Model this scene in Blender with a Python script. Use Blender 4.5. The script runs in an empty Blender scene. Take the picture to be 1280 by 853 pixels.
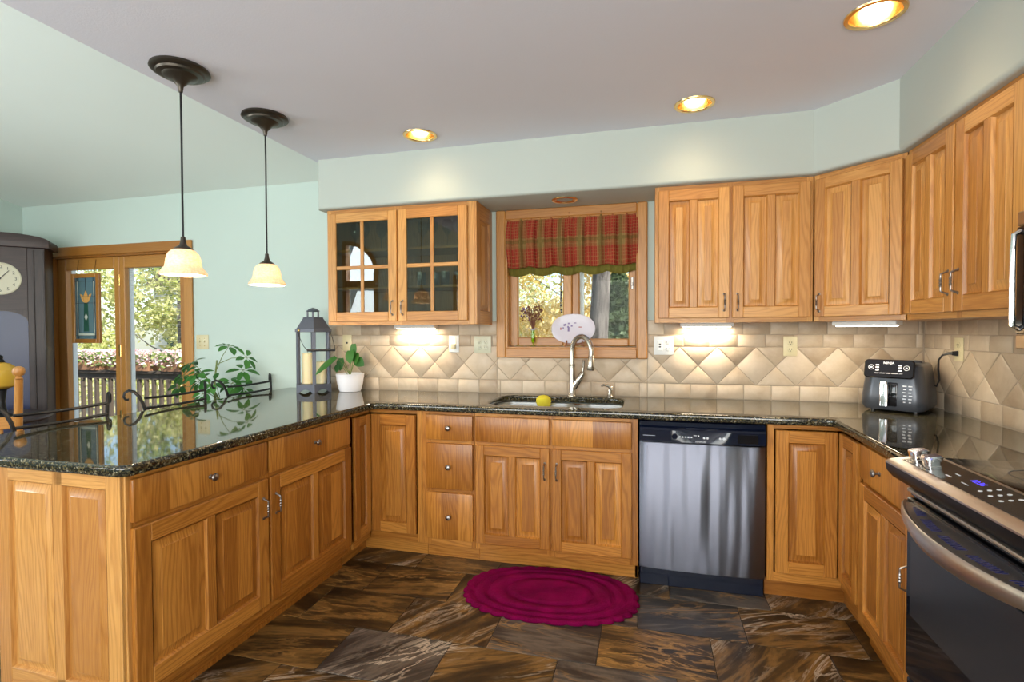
import bpy, bmesh, math, random
from mathutils import Vector, Matrix, Euler
random.seed(7)
SC = bpy.context.scene
COL = SC.collection
PI = math.pi

# ------------------------------------------------------------------ camera
cam_d = bpy.data.cameras.new('camera')
cam = bpy.data.objects.new('camera', cam_d)
COL.objects.link(cam)
cam_d.sensor_fit = 'HORIZONTAL'; cam_d.sensor_width = 36.0; cam_d.lens = 18.153
cam_d.clip_start = 0.02; cam_d.clip_end = 200
F = Vector((-0.25435704, 0.96690032, -0.02015591)).normalized()
R = Vector((0.9671098, 0.25432464, -0.00419731)).normalized()
U = R.cross(F).normalized()
cam.matrix_world = Matrix(((R.x, U.x, -F.x, 0.0433), (R.y, U.y, -F.y, -3.3703), (R.z, U.z, -F.z, 1.3370), (0, 0, 0, 1)))
SC.camera = cam
# ------------------------------------------------------------------ exposure
SC.view_settings.view_transform = 'Standard'
try: SC.view_settings.look = 'None'
except Exception: pass
SC.view_settings.exposure = -0.08
SC.view_settings.gamma = 1.0
SC.view_settings.use_curve_mapping = False
# ------------------------------------------------------------------ world, sun
W = bpy.data.worlds.new('world'); SC.world = W; W.use_nodes = True
wn = W.node_tree.nodes; wl = W.node_tree.links
sky = wn.new('ShaderNodeTexSky')
try:
    sky.sky_type = 'NISHITA'; sky.sun_disc = False; sky.sun_elevation = math.radians(42); sky.sun_rotation = math.radians(110)
except Exception: pass
wl.new(sky.outputs[0], wn['Background'].inputs[0])
wn['Background'].inputs[1].default_value = 0.32

def add_light(kind, name, loc, energy, color, rot=(0, 0, 0), **kw):
    d = bpy.data.lights.new(name, kind); d.energy = energy; d.color = color
    for k, v in kw.items(): setattr(d, k, v)
    o = bpy.data.objects.new(name, d); COL.objects.link(o); o.location = loc; o.rotation_euler = rot
    return o
sun = add_light('SUN', 'sun', (8, -4, 12), 11.0, (1.0, 0.93, 0.80), angle=math.radians(1.0))
sun.rotation_euler = Vector((-0.70, 0.42, -0.62)).to_track_quat('-Z', 'Y').to_euler()
# daylight coming in through the rear windows and through openings added for more light (each lamp fills its opening, facing into the room)
FACE_IN = (math.radians(122), 0, 0)
add_light('AREA', 'daylight_arched', (-4.84, -5.72, 2.54), 40, (0.90, 0.96, 1.0), FACE_IN, shape='RECTANGLE', size=0.9, size_y=0.9)
add_light('AREA', 'daylight_low', (-4.84, -5.72, 1.55), 45, (0.90, 0.96, 1.0), FACE_IN, shape='RECTANGLE', size=0.9, size_y=1.3)
add_light('AREA', 'added_daylight_wide', (-2.2, -5.72, 1.50), 108, (0.95, 0.98, 1.0), FACE_IN, shape='RECTANGLE', size=2.0, size_y=1.6)  # added window light, brightens the room from behind
add_light('AREA', 'added_daylight_kitchen', (0.1, -5.72, 1.50), 146, (1.0, 0.97, 0.93), FACE_IN, shape='RECTANGLE', size=2.5, size_y=1.8)  # added window light, fills the kitchen from behind the camera
add_light('AREA', 'added_daylight_side', (-5.68, -3.55, 1.50), 135, (0.93, 0.97, 1.0), (math.radians(122), 0, math.radians(-90)), shape='RECTANGLE', size=2.0, size_y=1.6)  # added side light for the dining area and vault

# ------------------------------------------------------------------ materials
MATS = {}
def pmat(name, color, rough=0.5, metal=0.0, **kw):
    m = bpy.data.materials.new(name); m.use_nodes = True
    b = m.node_tree.nodes['Principled BSDF']
    b.inputs['Base Color'].default_value = (*color, 1); b.inputs['Roughness'].default_value = rough
    b.inputs['Metallic'].default_value = metal
    for k, v in kw.items(): b.inputs[k].default_value = v
    MATS[name] = m
    return m
class NT:
    """small helper around a material's node tree"""
    def __init__(s, m): s.t = m.node_tree; s.b = s.t.nodes.get('Principled BSDF')
    def n(s, typ, **kw):
        o = s.t.nodes.new(typ)
        for k, v in kw.items(): setattr(o, k, v)
        return o
    def l(s, a, b): s.t.links.new(a, b)
    def math(s, op, a, b=None, c=None):
        o = s.n('ShaderNodeMath', operation=op)
        for i, v in enumerate((a, b, c)):
            if v is None: continue
            if isinstance(v, (int, float)): o.inputs[i].default_value = v
            else: s.l(v, o.inputs[i])
        return o.outputs[0]
    def comb(s, x, y, z):
        o = s.n('ShaderNodeCombineXYZ')
        for i, v in enumerate((x, y, z)):
            if isinstance(v, (int, float)): o.inputs[i].default_value = v
            else: s.l(v, o.inputs[i])
        return o.outputs[0]
    def noise(s, vec, scale, detail=2.0, rough=0.5, dist=0.0):
        o = s.n('ShaderNodeTexNoise'); o.inputs['Scale'].default_value = scale; o.inputs['Detail'].default_value = detail
        o.inputs['Roughness'].default_value = rough; o.inputs['Distortion'].default_value = dist
        if vec is not None: s.l(vec, o.inputs['Vector'])
        return o
    def ramp(s, fac, stops):
        o = s.n('ShaderNodeValToRGB'); e = o.color_ramp.elements
        while len(e) < len(stops): e.new(0.5)
        for i, (p, c) in enumerate(stops): e[i].position = p; e[i].color = (*c, 1)
        s.l(fac, o.inputs[0]); return o.outputs[0]
    def mix(s, fac, a, b, mode='MIX'):
        o = s.n('ShaderNodeMix', data_type='RGBA', blend_type=mode)
        if isinstance(fac, (int, float)): o.inputs[0].default_value = fac
        else: s.l(fac, o.inputs[0])
        for i, v in ((6, a), (7, b)):
            if isinstance(v, tuple): o.inputs[i].default_value = (*v, 1)
            else: s.l(v, o.inputs[i])
        return o.outputs[2]
    def bump(s, h, strength, dist=0.01):
        o = s.n('ShaderNodeBump'); o.inputs['Strength'].default_value = strength; o.inputs['Distance'].default_value = dist
        s.l(h, o.inputs['Height']); s.l(o.outputs[0], s.b.inputs['Normal']); return o

def wood(name, light, dark, rough=0.36, tone=0.22, fig=1.0):
    m = pmat(name, light, rough); t = NT(m)
    uv = t.n('ShaderNodeUVMap', uv_map='UVMap'); sp = t.n('ShaderNodeSeparateXYZ'); t.l(uv.outputs[0], sp.inputs[0])
    tn = t.n('ShaderNodeUVMap', uv_map='tone'); st = t.n('ShaderNodeSeparateXYZ'); t.l(tn.outputs[0], st.inputs[0])
    u, v, r = sp.outputs[0], sp.outputs[1], st.outputs[0]
    rz = t.math('MULTIPLY', r, 37.0)
    # growth rings: broad cathedral figure, warped along the grain
    warp = t.noise(t.comb(t.math('MULTIPLY', u, 6.0), t.math('MULTIPLY', v, 0.8), rz), 1.0, 3.0, 0.5).outputs[0]
    ph = t.math('ADD', t.math('MULTIPLY', u, 330.0), t.math('MULTIPLY', warp, 95.0))
    ring = t.math('ADD', t.math('MULTIPLY', t.math('SINE', ph), 0.5), 0.5)
    ring = t.math('POWER', ring, 2.2)
    pore = t.noise(t.comb(t.math('MULTIPLY', u, 420.0), t.math('MULTIPLY', v, 11.0), rz), 1.0, 2.0, 0.6).outputs[0]
    pore = t.math('MULTIPLY', t.math('SUBTRACT', pore, 0.42), 2.6); 
    broad = t.noise(t.comb(t.math('MULTIPLY', u, 9.0), t.math('MULTIPLY', v, 1.0), rz), 1.0, 2.0, 0.5).outputs[0]
    f = t.math('ADD', t.math('MULTIPLY', ring, 0.26 * fig), t.math('MULTIPLY', pore, 0.34))
    f = t.math('ADD', f, t.math('MULTIPLY', broad, 0.42)); f = t.math('ADD', f, t.math('MULTIPLY', t.math('SUBTRACT', r, 0.5), tone * 2.4))
    mid = tuple((a * b) ** 0.5 for a, b in zip(light, dark))
    c = t.ramp(f, [(0.02, light), (0.50, mid), (0.98, dark)])
    t.l(c, t.b.inputs['Base Color'])
    t.bump(f, 0.06, 0.004)
    t.b.inputs['Coat Weight'].default_value = 0.12; t.b.inputs['Coat Roughness'].default_value = 0.25
    return m
OAK = wood('oak', (0.625, 0.262, 0.046), (0.230, 0.070, 0.007))
OAK_LIT = wood('oak_lit', (0.660, 0.330, 0.090), (0.340, 0.122, 0.020))  # same oak, paler: the stronger light on these faces is in the colour
OAKT = wood('oak_trim', (0.560, 0.265, 0.068), (0.300, 0.110, 0.018), fig=0.7)
FIR = wood('door_fir', (0.480, 0.220, 0.045), (0.270, 0.095, 0.014), fig=0.5)
DARKW = wood('dark_walnut', (0.050, 0.026, 0.024), (0.016, 0.009, 0.010), rough=0.5)
CHAIRW = wood('chair_oak', (0.62, 0.30, 0.08), (0.36, 0.14, 0.03))

def paint(name, c, b=0.05, rough=0.62, sc=130):
    m = pmat(name, c, rough); t = NT(m); g = t.n('ShaderNodeNewGeometry')
    n = t.noise(g.outputs['Position'], sc, 3.0); t.bump(n.outputs[0], b, 0.004)
    n2 = t.noise(g.outputs['Position'], 1.3, 2.0)
    t.l(t.mix(n2.outputs[0], tuple(x * 0.96 for x in c), tuple(min(1, x * 1.03) for x in c)), t.b.inputs['Base Color'])
    return m
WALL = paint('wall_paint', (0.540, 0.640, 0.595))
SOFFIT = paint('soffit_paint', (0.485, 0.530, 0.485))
CEIL = paint('ceiling_paint', (0.800, 0.805, 0.900), 0.12, 0.75)
VAULT = paint('vault_paint', (0.780, 0.840, 0.800), 0.08, 0.75)

def tilemat(name, stops, vein, rough, bump):
    m = pmat(name, (0.5, 0.5, 0.5), rough); t = NT(m); g = t.n('ShaderNodeNewGeometry')
    rnd = g.outputs['Random Per Island']
    off = t.comb(t.math('MULTIPLY', rnd, 31.0), t.math('MULTIPLY', rnd, 57.0), t.math('MULTIPLY', rnd, 11.0))
    va = t.n('ShaderNodeVectorMath', operation='ADD'); t.l(g.outputs['Position'], va.inputs[0]); t.l(off, va.inputs[1])
    n = t.noise(va.outputs[0], 9.0, 6.0, 0.62, 0.4).outputs[0]
    f = t.math('ADD', t.math('MULTIPLY', n, 0.75), t.math('MULTIPLY', t.math('SUBTRACT', rnd, 0.35), 0.42))
    t.l(t.ramp(f, stops), t.b.inputs['Base Color'])
    n3 = t.noise(va.outputs[0], 60.0, 4.0, 0.6).outputs[0]
    t.bump(n3, bump, 0.004)
    return m
SPLASH = tilemat('travertine_tile', [(0.15, (0.370, 0.270, 0.180)), (0.45, (0.510, 0.400, 0.285)), (0.8, (0.640, 0.525, 0.400))], None, 0.42, 0.14)
GROUT = pmat('tile_grout', (0.40, 0.32, 0.24), 0.9)

def slate():
    m = pmat('floor_slate', (0.03, 0.02, 0.015), 0.22); t = NT(m); g = t.n('ShaderNodeNewGeometry')
    rnd = g.outputs['Random Per Island']
    rnd2 = t.math('FRACT', t.math('MULTIPLY', rnd, 17.31)); rnd3 = t.math('FRACT', t.math('MULTIPLY', rnd, 41.77))
    sp = t.n('ShaderNodeSeparateXYZ'); t.l(g.outputs['Position'], sp.inputs[0])
    a = t.math('ADD', t.math('MULTIPLY', t.math('SUBTRACT', rnd2, 0.5), 1.3), 0.45)   # vein direction per tile
    ca, sa = t.math('COSINE', a), t.math('SINE', a)
    x = t.math('ADD', t.math('MULTIPLY', sp.outputs[0], ca), t.math('MULTIPLY', sp.outputs[1], sa))
    y = t.math('SUBTRACT', t.math('MULTIPLY', sp.outputs[1], ca), t.math('MULTIPLY', sp.outputs[0], sa))
    vec = t.comb(t.math('ADD', t.math('MULTIPLY', x, 2.0), t.math('MULTIPLY', rnd, 43.0)), t.math('ADD', t.math('MULTIPLY', y, 10.0), t.math('MULTIPLY', rnd3, 29.0)), t.math('MULTIPLY', rnd, 19.0))
    n1 = t.noise(vec, 1.0, 8.0, 0.62, 0.5).outputs[0]
    n2 = t.noise(vec, 1.7, 5.0, 0.62, 0.6).outputs[0]
    n4 = t.noise(vec, 0.5, 3.0, 0.5).outputs[0]
    brown = t.ramp(n1, [(0.26, (0.008, 0.006, 0.004)), (0.42, (0.030, 0.018, 0.008)), (0.50, (0.085, 0.045, 0.014)), (0.57, (0.230, 0.120, 0.034)), (0.63, (0.070, 0.040, 0.016)), (0.74, (0.022, 0.015, 0.009)), (0.9, (0.010, 0.008, 0.006))])
    grey = t.ramp(n1, [(0.26, (0.010, 0.009, 0.009)), (0.46, (0.040, 0.033, 0.028)), (0.57, (0.140, 0.112, 0.088)), (0.66, (0.042, 0.034, 0.030)), (0.9, (0.012, 0.010, 0.010))])
    c = t.mix(t.math('GREATER_THAN', rnd3, 0.78), brown, grey)
    v = t.math('ABSOLUTE', t.math('SUBTRACT', n2, 0.5)); v = t.math('MULTIPLY', v, -26.0); v = t.math('ADD', v, 1.0)
    cl = t.n('ShaderNodeClamp'); t.l(v, cl.inputs[0])
    gate = t.n('ShaderNodeMapRange'); t.l(n4, gate.inputs[0]); gate.inputs[1].default_value = 0.44; gate.inputs[2].default_value = 0.60
    vf = t.math('MULTIPLY', cl.outputs[0], gate.outputs[0]); vf = t.math('MULTIPLY', vf, 1.0)
    vc = t.mix(t.math('GREATER_THAN', rnd2, 0.42), (0.40, 0.21, 0.06), (0.50, 0.41, 0.31))
    t.l(t.mix(vf, c, vc), t.b.inputs['Base Color'])
    t.bump(n1, 0.18, 0.006)
    rr = t.n('ShaderNodeMapRange'); t.l(n2, rr.inputs[0]); rr.inputs[3].default_value = 0.24; rr.inputs[4].default_value = 0.42
    t.l(rr.outputs[0], t.b.inputs['Roughness'])
    return m
SLATE = slate()
FGROUT = pmat('floor_grout', (0.035, 0.025, 0.018), 0.8)

def granite():
    m = pmat('granite', (0.02, 0.02, 0.015), 0.035, **{'IOR': 1.62}); t = NT(m); g = t.n('ShaderNodeNewGeometry')
    n0 = t.noise(g.outputs['Position'], 70, 2.0).outputs[0]
    vo = t.n('ShaderNodeTexVoronoi'); vo.inputs['Scale'].default_value = 190; t.l(g.outputs['Position'], vo.inputs['Vector'])
    sx = t.n('ShaderNodeSeparateColor'); t.l(vo.outputs['Color'], sx.inputs[0])
    f = t.math('ADD', t.math('MULTIPLY', sx.outputs[0], 0.75), t.math('MULTIPLY', n0, 0.35))
    c = t.ramp(f, [(0.30, (0.006, 0.007, 0.006)), (0.55, (0.022, 0.022, 0.014)), (0.72, (0.060, 0.050, 0.024)), (0.86, (0.125, 0.100, 0.045)), (0.97, (0.30, 0.27, 0.20))])
    t.l(c, t.b.inputs['Base Color'])
    n5 = t.noise(g.outputs['Position'], 900, 1.0).outputs[0]
    return m
GRAN = granite()

def steel(name, c, rough, axis, wob=0.0, st=0.10):
    m = pmat(name, c, rough, 1.0); t = NT(m); tc = t.n('ShaderNodeTexCoord'); sp = t.n('ShaderNodeSeparateXYZ'); t.l(tc.outputs['Object'], sp.inputs[0])
    k = {'z': (3.0, 3.0, 900.0), 'x': (900.0, 3.0, 3.0), 'y': (3, 900, 3)}[axis]
    v = t.comb(*[t.math('MULTIPLY', sp.outputs[i], k[i]) for i in range(3)])
    h = t.noise(v, 1.0, 2.0).outputs[0]
    if wob:      # brushed sideways: highlights smear up and down
        v2 = t.comb(t.math('MULTIPLY', sp.outputs[0], 11.0), 0.0, t.math('MULTIPLY', sp.outputs[2], 1.2))
        t.bump(t.math('MULTIPLY', t.noise(v2, 1.0, 1.0).outputs[0], wob), 1.0, 0.02)
        tg = t.n('ShaderNodeTangent', direction_type='RADIAL', axis='Z'); t.l(tg.outputs[0], t.b.inputs['Tangent'])
        t.b.inputs['Anisotropic'].default_value = 0.92; t.b.inputs['Anisotropic Rotation'].default_value = 0.25
    else: t.bump(h, st, 0.001)
    return m
STEEL = steel('brushed_steel', (0.225, 0.230, 0.275), 0.38, 'z', 0.8)
STEELP = steel('range_steel', (0.56, 0.53, 0.51), 0.36, 'y')
SINKS = pmat('sink_steel', (0.74, 0.74, 0.74), 0.34, 1.0)
NICKEL = pmat('brushed_nickel', (0.50, 0.46, 0.40), 0.26, 1.0)
PEWTER = pmat('pewter', (0.30, 0.27, 0.25), 0.32, 1.0)
BRONZE = pmat('aged_bronze', (0.085, 0.072, 0.058), 0.38, 0.85)
BRASS = pmat('polished_brass', (0.85, 0.56, 0.20), 0.16, 1.0)
GOLD = pmat('gold_reflector', (0.90, 0.62, 0.26), 0.22, 1.0)
IRON = pmat('wrought_iron', (0.022, 0.022, 0.024), 0.42, 0.6)
BLACKG = pmat('black_gloss', (0.006, 0.006, 0.008), 0.06)
BLUEBLK = pmat('blue_black_plastic', (0.004, 0.007, 0.020), 0.14)
BLACKP = pmat('black_plastic', (0.018, 0.018, 0.020), 0.35)
OVENG = pmat('oven_glass', (0.030, 0.030, 0.034), 0.22)
DARK = pmat('dark_slot', (0.008, 0.008, 0.012), 0.5)
BLUEV = pmat('vent_slot', (0.020, 0.030, 0.16), 0.25)
CHAR = pmat('charcoal_plastic', (0.075, 0.080, 0.095), 0.28, 0.35)
CHROME = pmat('chrome', (0.82, 0.80, 0.82), 0.10, 1.0)
WHITEP = pmat('white_plastic', (0.78, 0.78, 0.76), 0.35)
ALMOND = pmat('almond_plastic', (0.66, 0.58, 0.36), 0.35)
CREAMP = pmat('cream_plastic', (0.56, 0.55, 0.42), 0.35)
PRINT = pmat('print_white', (0.75, 0.76, 0.80), 0.5)
PRINTK = pmat('print_black', (0.02, 0.02, 0.02), 0.5)
VINYL = pmat('white_vinyl', (0.72, 0.78, 0.82), 0.4)
LED = pmat('blue_led', (0.05, 0.04, 0.6), 0.3); LED.node_tree.nodes['Principled BSDF'].inputs['Emission Color'].default_value = (0.10, 0.06, 1, 1); LED.node_tree.nodes['Principled BSDF'].inputs['Emission Strength'].default_value = 1.2
def emit(name, c, s):
    m = pmat(name, (0.8, 0.8, 0.8), 0.5); b = m.node_tree.nodes['Principled BSDF']
    b.inputs['Emission Color'].default_value = (*c, 1); b.inputs['Emission Strength'].default_value = s
    return m
BULB = emit('lit_bulb', (1.0, 0.86, 0.62), 16.0)
TUBE = emit('lit_lens', (1.0, 0.90, 0.72), 7.0)
NIGHT = emit('night_light_lens', (1.0, 0.75, 0.45), 1.6)
def glassmat(name, tint=(1, 1, 1), refl=0.10, rough=0.0):
    m = bpy.data.materials.new(name); m.use_nodes = True; nt = m.node_tree; nt.nodes.clear()
    o = nt.nodes.new('ShaderNodeOutputMaterial'); tr = nt.nodes.new('ShaderNodeBsdfTransparent'); gl = nt.nodes.new('ShaderNodeBsdfGlossy'); mx = nt.nodes.new('ShaderNodeMixShader'); fr = nt.nodes.new('ShaderNodeFresnel')
    ad = nt.nodes.new('ShaderNodeMath'); ad.operation = 'ADD'; ad.inputs[1].default_value = refl; ad.use_clamp = True
    tr.inputs[0].default_value = (*tint, 1); gl.inputs['Roughness'].default_value = rough; fr.inputs[0].default_value = 1.45
    ge = nt.nodes.new('ShaderNodeNewGeometry'); iv = nt.nodes.new('ShaderNodeMath'); iv.operation = 'SUBTRACT'; iv.inputs[0].default_value = 1.0; mu = nt.nodes.new('ShaderNodeMath'); mu.operation = 'MULTIPLY'
    nt.links.new(ge.outputs['Backfacing'], iv.inputs[1]); nt.links.new(ad.outputs[0], mu.inputs[0]); nt.links.new(iv.outputs[0], mu.inputs[1])
    nt.links.new(fr.outputs[0], ad.inputs[0]); nt.links.new(mu.outputs[0], mx.inputs[0]); nt.links.new(tr.outputs[0], mx.inputs[1]); nt.links.new(gl.outputs[0], mx.inputs[2]); nt.links.new(mx.outputs[0], o.inputs[0])
    return m
PANE = glassmat('window_glass', (0.97, 0.99, 0.98), -0.026)
CABG = glassmat('cabinet_glass', (0.58, 0.63, 0.58), 0.05)  # tint stands in for the dim cabinet interior behind the panes
STEMG = glassmat('stemware_glass', (0.92, 0.94, 0.94), 0.12)
GREENG = glassmat('green_glass', (0.72, 0.85, 0.25), 0.04)
SG_BLUE = pmat('art_glass_blue', (0.16, 0.27, 0.32), 0.2, **{'Transmission Weight': 0.35})
SG_PALE = pmat('art_glass_pale', (0.62, 0.68, 0.60), 0.3)
SG_AMBER = pmat('art_glass_amber', (0.80, 0.42, 0.12), 0.3)
SG_GREEN = pmat('art_glass_green', (0.03, 0.10, 0.07), 0.2)
def shade():
    m = bpy.data.materials.new('alabaster_shade'); m.use_nodes = True; nt = m.node_tree; nt.nodes.clear()
    o = nt.nodes.new('ShaderNodeOutputMaterial'); tl = nt.nodes.new('ShaderNodeBsdfTranslucent'); b = nt.nodes.new('ShaderNodeBsdfPrincipled'); mx = nt.nodes.new('ShaderNodeMixShader')
    n = nt.nodes.new('ShaderNodeTexNoise'); n.inputs['Scale'].default_value = 18; n.inputs['Detail'].default_value = 4
    r = nt.nodes.new('ShaderNodeValToRGB'); r.color_ramp.elements[0].position = 0.35; r.color_ramp.elements[0].color = (0.88, 0.70, 0.52, 1); r.color_ramp.elements[1].position = 0.65; r.color_ramp.elements[1].color = (0.95, 0.86, 0.74, 1)
    nt.links.new(n.outputs[0], r.inputs[0]); nt.links.new(r.outputs[0], tl.inputs[0]); nt.links.new(r.outputs[0], b.inputs['Base Color'])
    b.inputs['Roughness'].default_value = 0.25; mx.inputs[0].default_value = 0.5
    nt.links.new(tl.outputs[0], mx.inputs[1]); nt.links.new(b.outputs[0], mx.inputs[2]); nt.links.new(mx.outputs[0], o.inputs[0])
    return m
SHADE = shade()
def leafmat(name, c1, c2, tr=0.4, sc=6.0):
    m = bpy.data.materials.new(name); m.use_nodes = True; nt = m.node_tree; nt.nodes.clear(); t = NT(m)
    o = t.n('ShaderNodeOutputMaterial'); d = t.n('ShaderNodeBsdfPrincipled'); tl = t.n('ShaderNodeBsdfTranslucent'); mx = t.n('ShaderNodeMixShader'); g = t.n('ShaderNodeNewGeometry')
    c = t.ramp(g.outputs['Random Per Island'], [(0.0, c1), (1.0, c2)])
    t.l(c, d.inputs['Base Color']); t.l(c, tl.inputs[0]); d.inputs['Roughness'].default_value = 0.45; mx.inputs[0].default_value = tr
    t.l(d.outputs[0], mx.inputs[1]); t.l(tl.outputs[0], mx.inputs[2]); t.l(mx.outputs[0], o.inputs[0])
    return m
LEAF = leafmat('houseplant_leaf', (0.020, 0.110, 0.018), (0.060, 0.230, 0.035), 0.25)
LEAF2 = leafmat('pot_plant_leaf', (0.018, 0.095, 0.014), (0.055, 0.200, 0.028), 0.2)
STEMM = pmat('plant_stem', (0.16, 0.22, 0.06), 0.6)
AUTUMN = leafmat('autumn_leaf', (0.62, 0.42, 0.08), (0.88, 0.78, 0.42), 0.5)
YGREEN = leafmat('yellow_green_leaf', (0.34, 0.40, 0.10), (0.86, 0.82, 0.48), 0.5)
GREENL = leafmat('green_leaf', (0.16, 0.28, 0.06), (0.50, 0.58, 0.24), 0.45)
NEEDLE = leafmat('spruce_needle', (0.025, 0.050, 0.025), (0.16, 0.22, 0.11), 0.2)
PETAL = leafmat('flower_petal', (0.85, 0.45, 0.50), (0.92, 0.86, 0.84), 0.3)
def bark():
    m = pmat('bark', (0.25, 0.2, 0.17), 0.9); t = NT(m); tc = t.n('ShaderNodeTexCoord'); mp = t.n('ShaderNodeMapping'); mp.inputs['Scale'].default_value = (14, 14, 2.5); t.l(tc.outputs['Object'], mp.inputs[0])
    n = t.noise(mp.outputs[0], 1.6, 6.0, 0.65).outputs[0]; t.l(t.ramp(n, [(0.40, (0.030, 0.025, 0.023)), (0.60, (0.155, 0.138, 0.132))]), t.b.inputs['Base Color']); t.bump(n, 0.8, 0.03); return m
BARK = bark()
DECK = pmat('deck_wood_shaded', (0.075, 0.055, 0.043), 0.8)  # colour darkened to carry the shade on the railing
GROUND = paint('ground_litter', (0.42, 0.36, 0.22), 0.4, 0.95, 9)
SHED = pmat('shed_wall', (0.66, 0.66, 0.60), 0.8)
SHUT = pmat('green_shutter', (0.035, 0.085, 0.04), 0.5)
RUGM = None
def rugmat():
    m = pmat('rug_pile', (0.30, 0.002, 0.055), 0.95); t = NT(m); tc = t.n('ShaderNodeTexCoord')
    n = t.noise(tc.outputs['Object'], 240.0, 3.0, 0.7).outputs[0]; n2 = t.noise(tc.outputs['Object'], 9.0, 3.0).outputs[0]
    f = t.math('ADD', t.math('MULTIPLY', n, 0.5), t.math('MULTIPLY', n2, 0.5))
    t.l(t.ramp(f, [(0.3, (0.150, 0.0008, 0.044)), (0.7, (0.480, 0.0025, 0.125))]), t.b.inputs['Base Color']); t.bump(n, 1.0, 0.016)
    t.b.inputs['Specular IOR Level'].default_value = 0.1
    return m
RUGM = rugmat()
def plaid():
    m = bpy.data.materials.new('plaid_cloth'); m.use_nodes = True; nt = m.node_tree; nt.nodes.clear(); t = NT(m)
    uv = t.n('ShaderNodeUVMap', uv_map='UVMap'); sp = t.n('ShaderNodeSeparateXYZ'); t.l(uv.outputs[0], sp.inputs[0])
    def band(x, period, lo, hi):
        q = t.math('FRACT', t.math('DIVIDE', x, period)); return t.math('MULTIPLY', t.math('GREATER_THAN', q, lo), t.math('LESS_THAN', q, hi))
    u, v = sp.outputs[0], sp.outputs[1]
    c = t.mix(t.math('MULTIPLY', t.math('ADD', band(u, 0.19, 0.0, 0.62), band(v, 0.19, 0.10, 0.75)), 0.5), (0.30, 0.19, 0.07), (0.38, 0.048, 0.032))
    thin = t.math('MAXIMUM', band(u, 0.021, 0.0, 0.22), band(v, 0.021, 0.0, 0.22))
    c = t.mix(t.math('MULTIPLY', thin, 0.40), c, (0.44, 0.28, 0.11))
    gl = t.math('MAXIMUM', band(u, 0.19, 0.72, 0.86), band(v, 0.19, 0.82, 0.93)); c = t.mix(t.math('MULTIPLY', gl, 0.55), c, (0.16, 0.12, 0.035))
    o = t.n('ShaderNodeOutputMaterial'); d = t.n('ShaderNodeBsdfDiffuse'); tl = t.n('ShaderNodeBsdfTranslucent'); mx = t.n('ShaderNodeMixShader'); mx.inputs[0].default_value = 0.18
    t.l(c, d.inputs[0]); t.l(c, tl.inputs[0]); t.l(d.outputs[0], mx.inputs[1]); t.l(tl.outputs[0], mx.inputs[2]); t.l(mx.outputs[0], o.inputs[0])
    return m
PLAID = plaid()
def cloth(name, c, tr=0.35):
    m = bpy.data.materials.new(name); m.use_nodes = True; nt = m.node_tree; nt.nodes.clear(); t = NT(m)
    o = t.n('ShaderNodeOutputMaterial'); d = t.n('ShaderNodeBsdfDiffuse'); tl = t.n('ShaderNodeBsdfTranslucent'); mx = t.n('ShaderNodeMixShader'); mx.inputs[0].default_value = tr
    d.inputs[0].default_value = (*c, 1); tl.inputs[0].default_value = (*c, 1)
    t.l(d.outputs[0], mx.inputs[1]); t.l(tl.outputs[0], mx.inputs[2]); t.l(mx.outputs[0], o.inputs[0]); return m
OLIVE = cloth('olive_cloth', (0.23, 0.20, 0.045))
RIBBON = cloth('ribbon', (0.75, 0.72, 0.85), 0.4)
LANT = pmat('lantern_metal', (0.105, 0.115, 0.150), 0.45, 0.3)
WAX = pmat('candle_wax', (0.78, 0.70, 0.44), 0.5, **{'Subsurface Weight': 0.3, 'Subsurface Radius': (0.05, 0.03, 0.01)})
POTW = pmat('white_ceramic', (0.78, 0.78, 0.84), 0.35)
SOIL = pmat('soil', (0.05, 0.035, 0.02), 0.95)
PLATE = pmat('plate_glaze', (0.64, 0.60, 0.68), 0.3)
INK = pmat('plate_ink', (0.22, 0.16, 0.34), 0.5)
INKR = pmat('plate_ink_red', (0.40, 0.10, 0.10), 0.5)
STAND = wood('stand_wood', (0.34, 0.12, 0.04), (0.18, 0.055, 0.015))
SPONGE = pmat('sponge', (0.72, 0.62, 0.04), 0.9)
DIAL = pmat('dial', (0.62, 0.58, 0.44), 0.4)
CLOCKG = pmat('clock_glass_reflection', (0.007, 0.014, 0.075), 0.30)  # blue colour stands in for a window's reflection in the glass
AMBER = pmat('amber_glass', (0.80, 0.48, 0.06), 0.12, **{'Transmission Weight': 0.2}); 
DRIED = pmat('dried_flower', (0.20, 0.075, 0.050), 0.9)
DRIEDP = pmat('dried_purple', (0.20, 0.13, 0.34), 0.9)
LEAD = pmat('lead_came', (0.03, 0.03, 0.032), 0.4, 0.6)
APRON = pmat('black_enamel', (0.006, 0.006, 0.007), 0.38, **{'Specular IOR Level': 0.25})
MBROWN = pmat('microwave_steel', (0.42, 0.32, 0.22), 0.34, 0.9)

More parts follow.
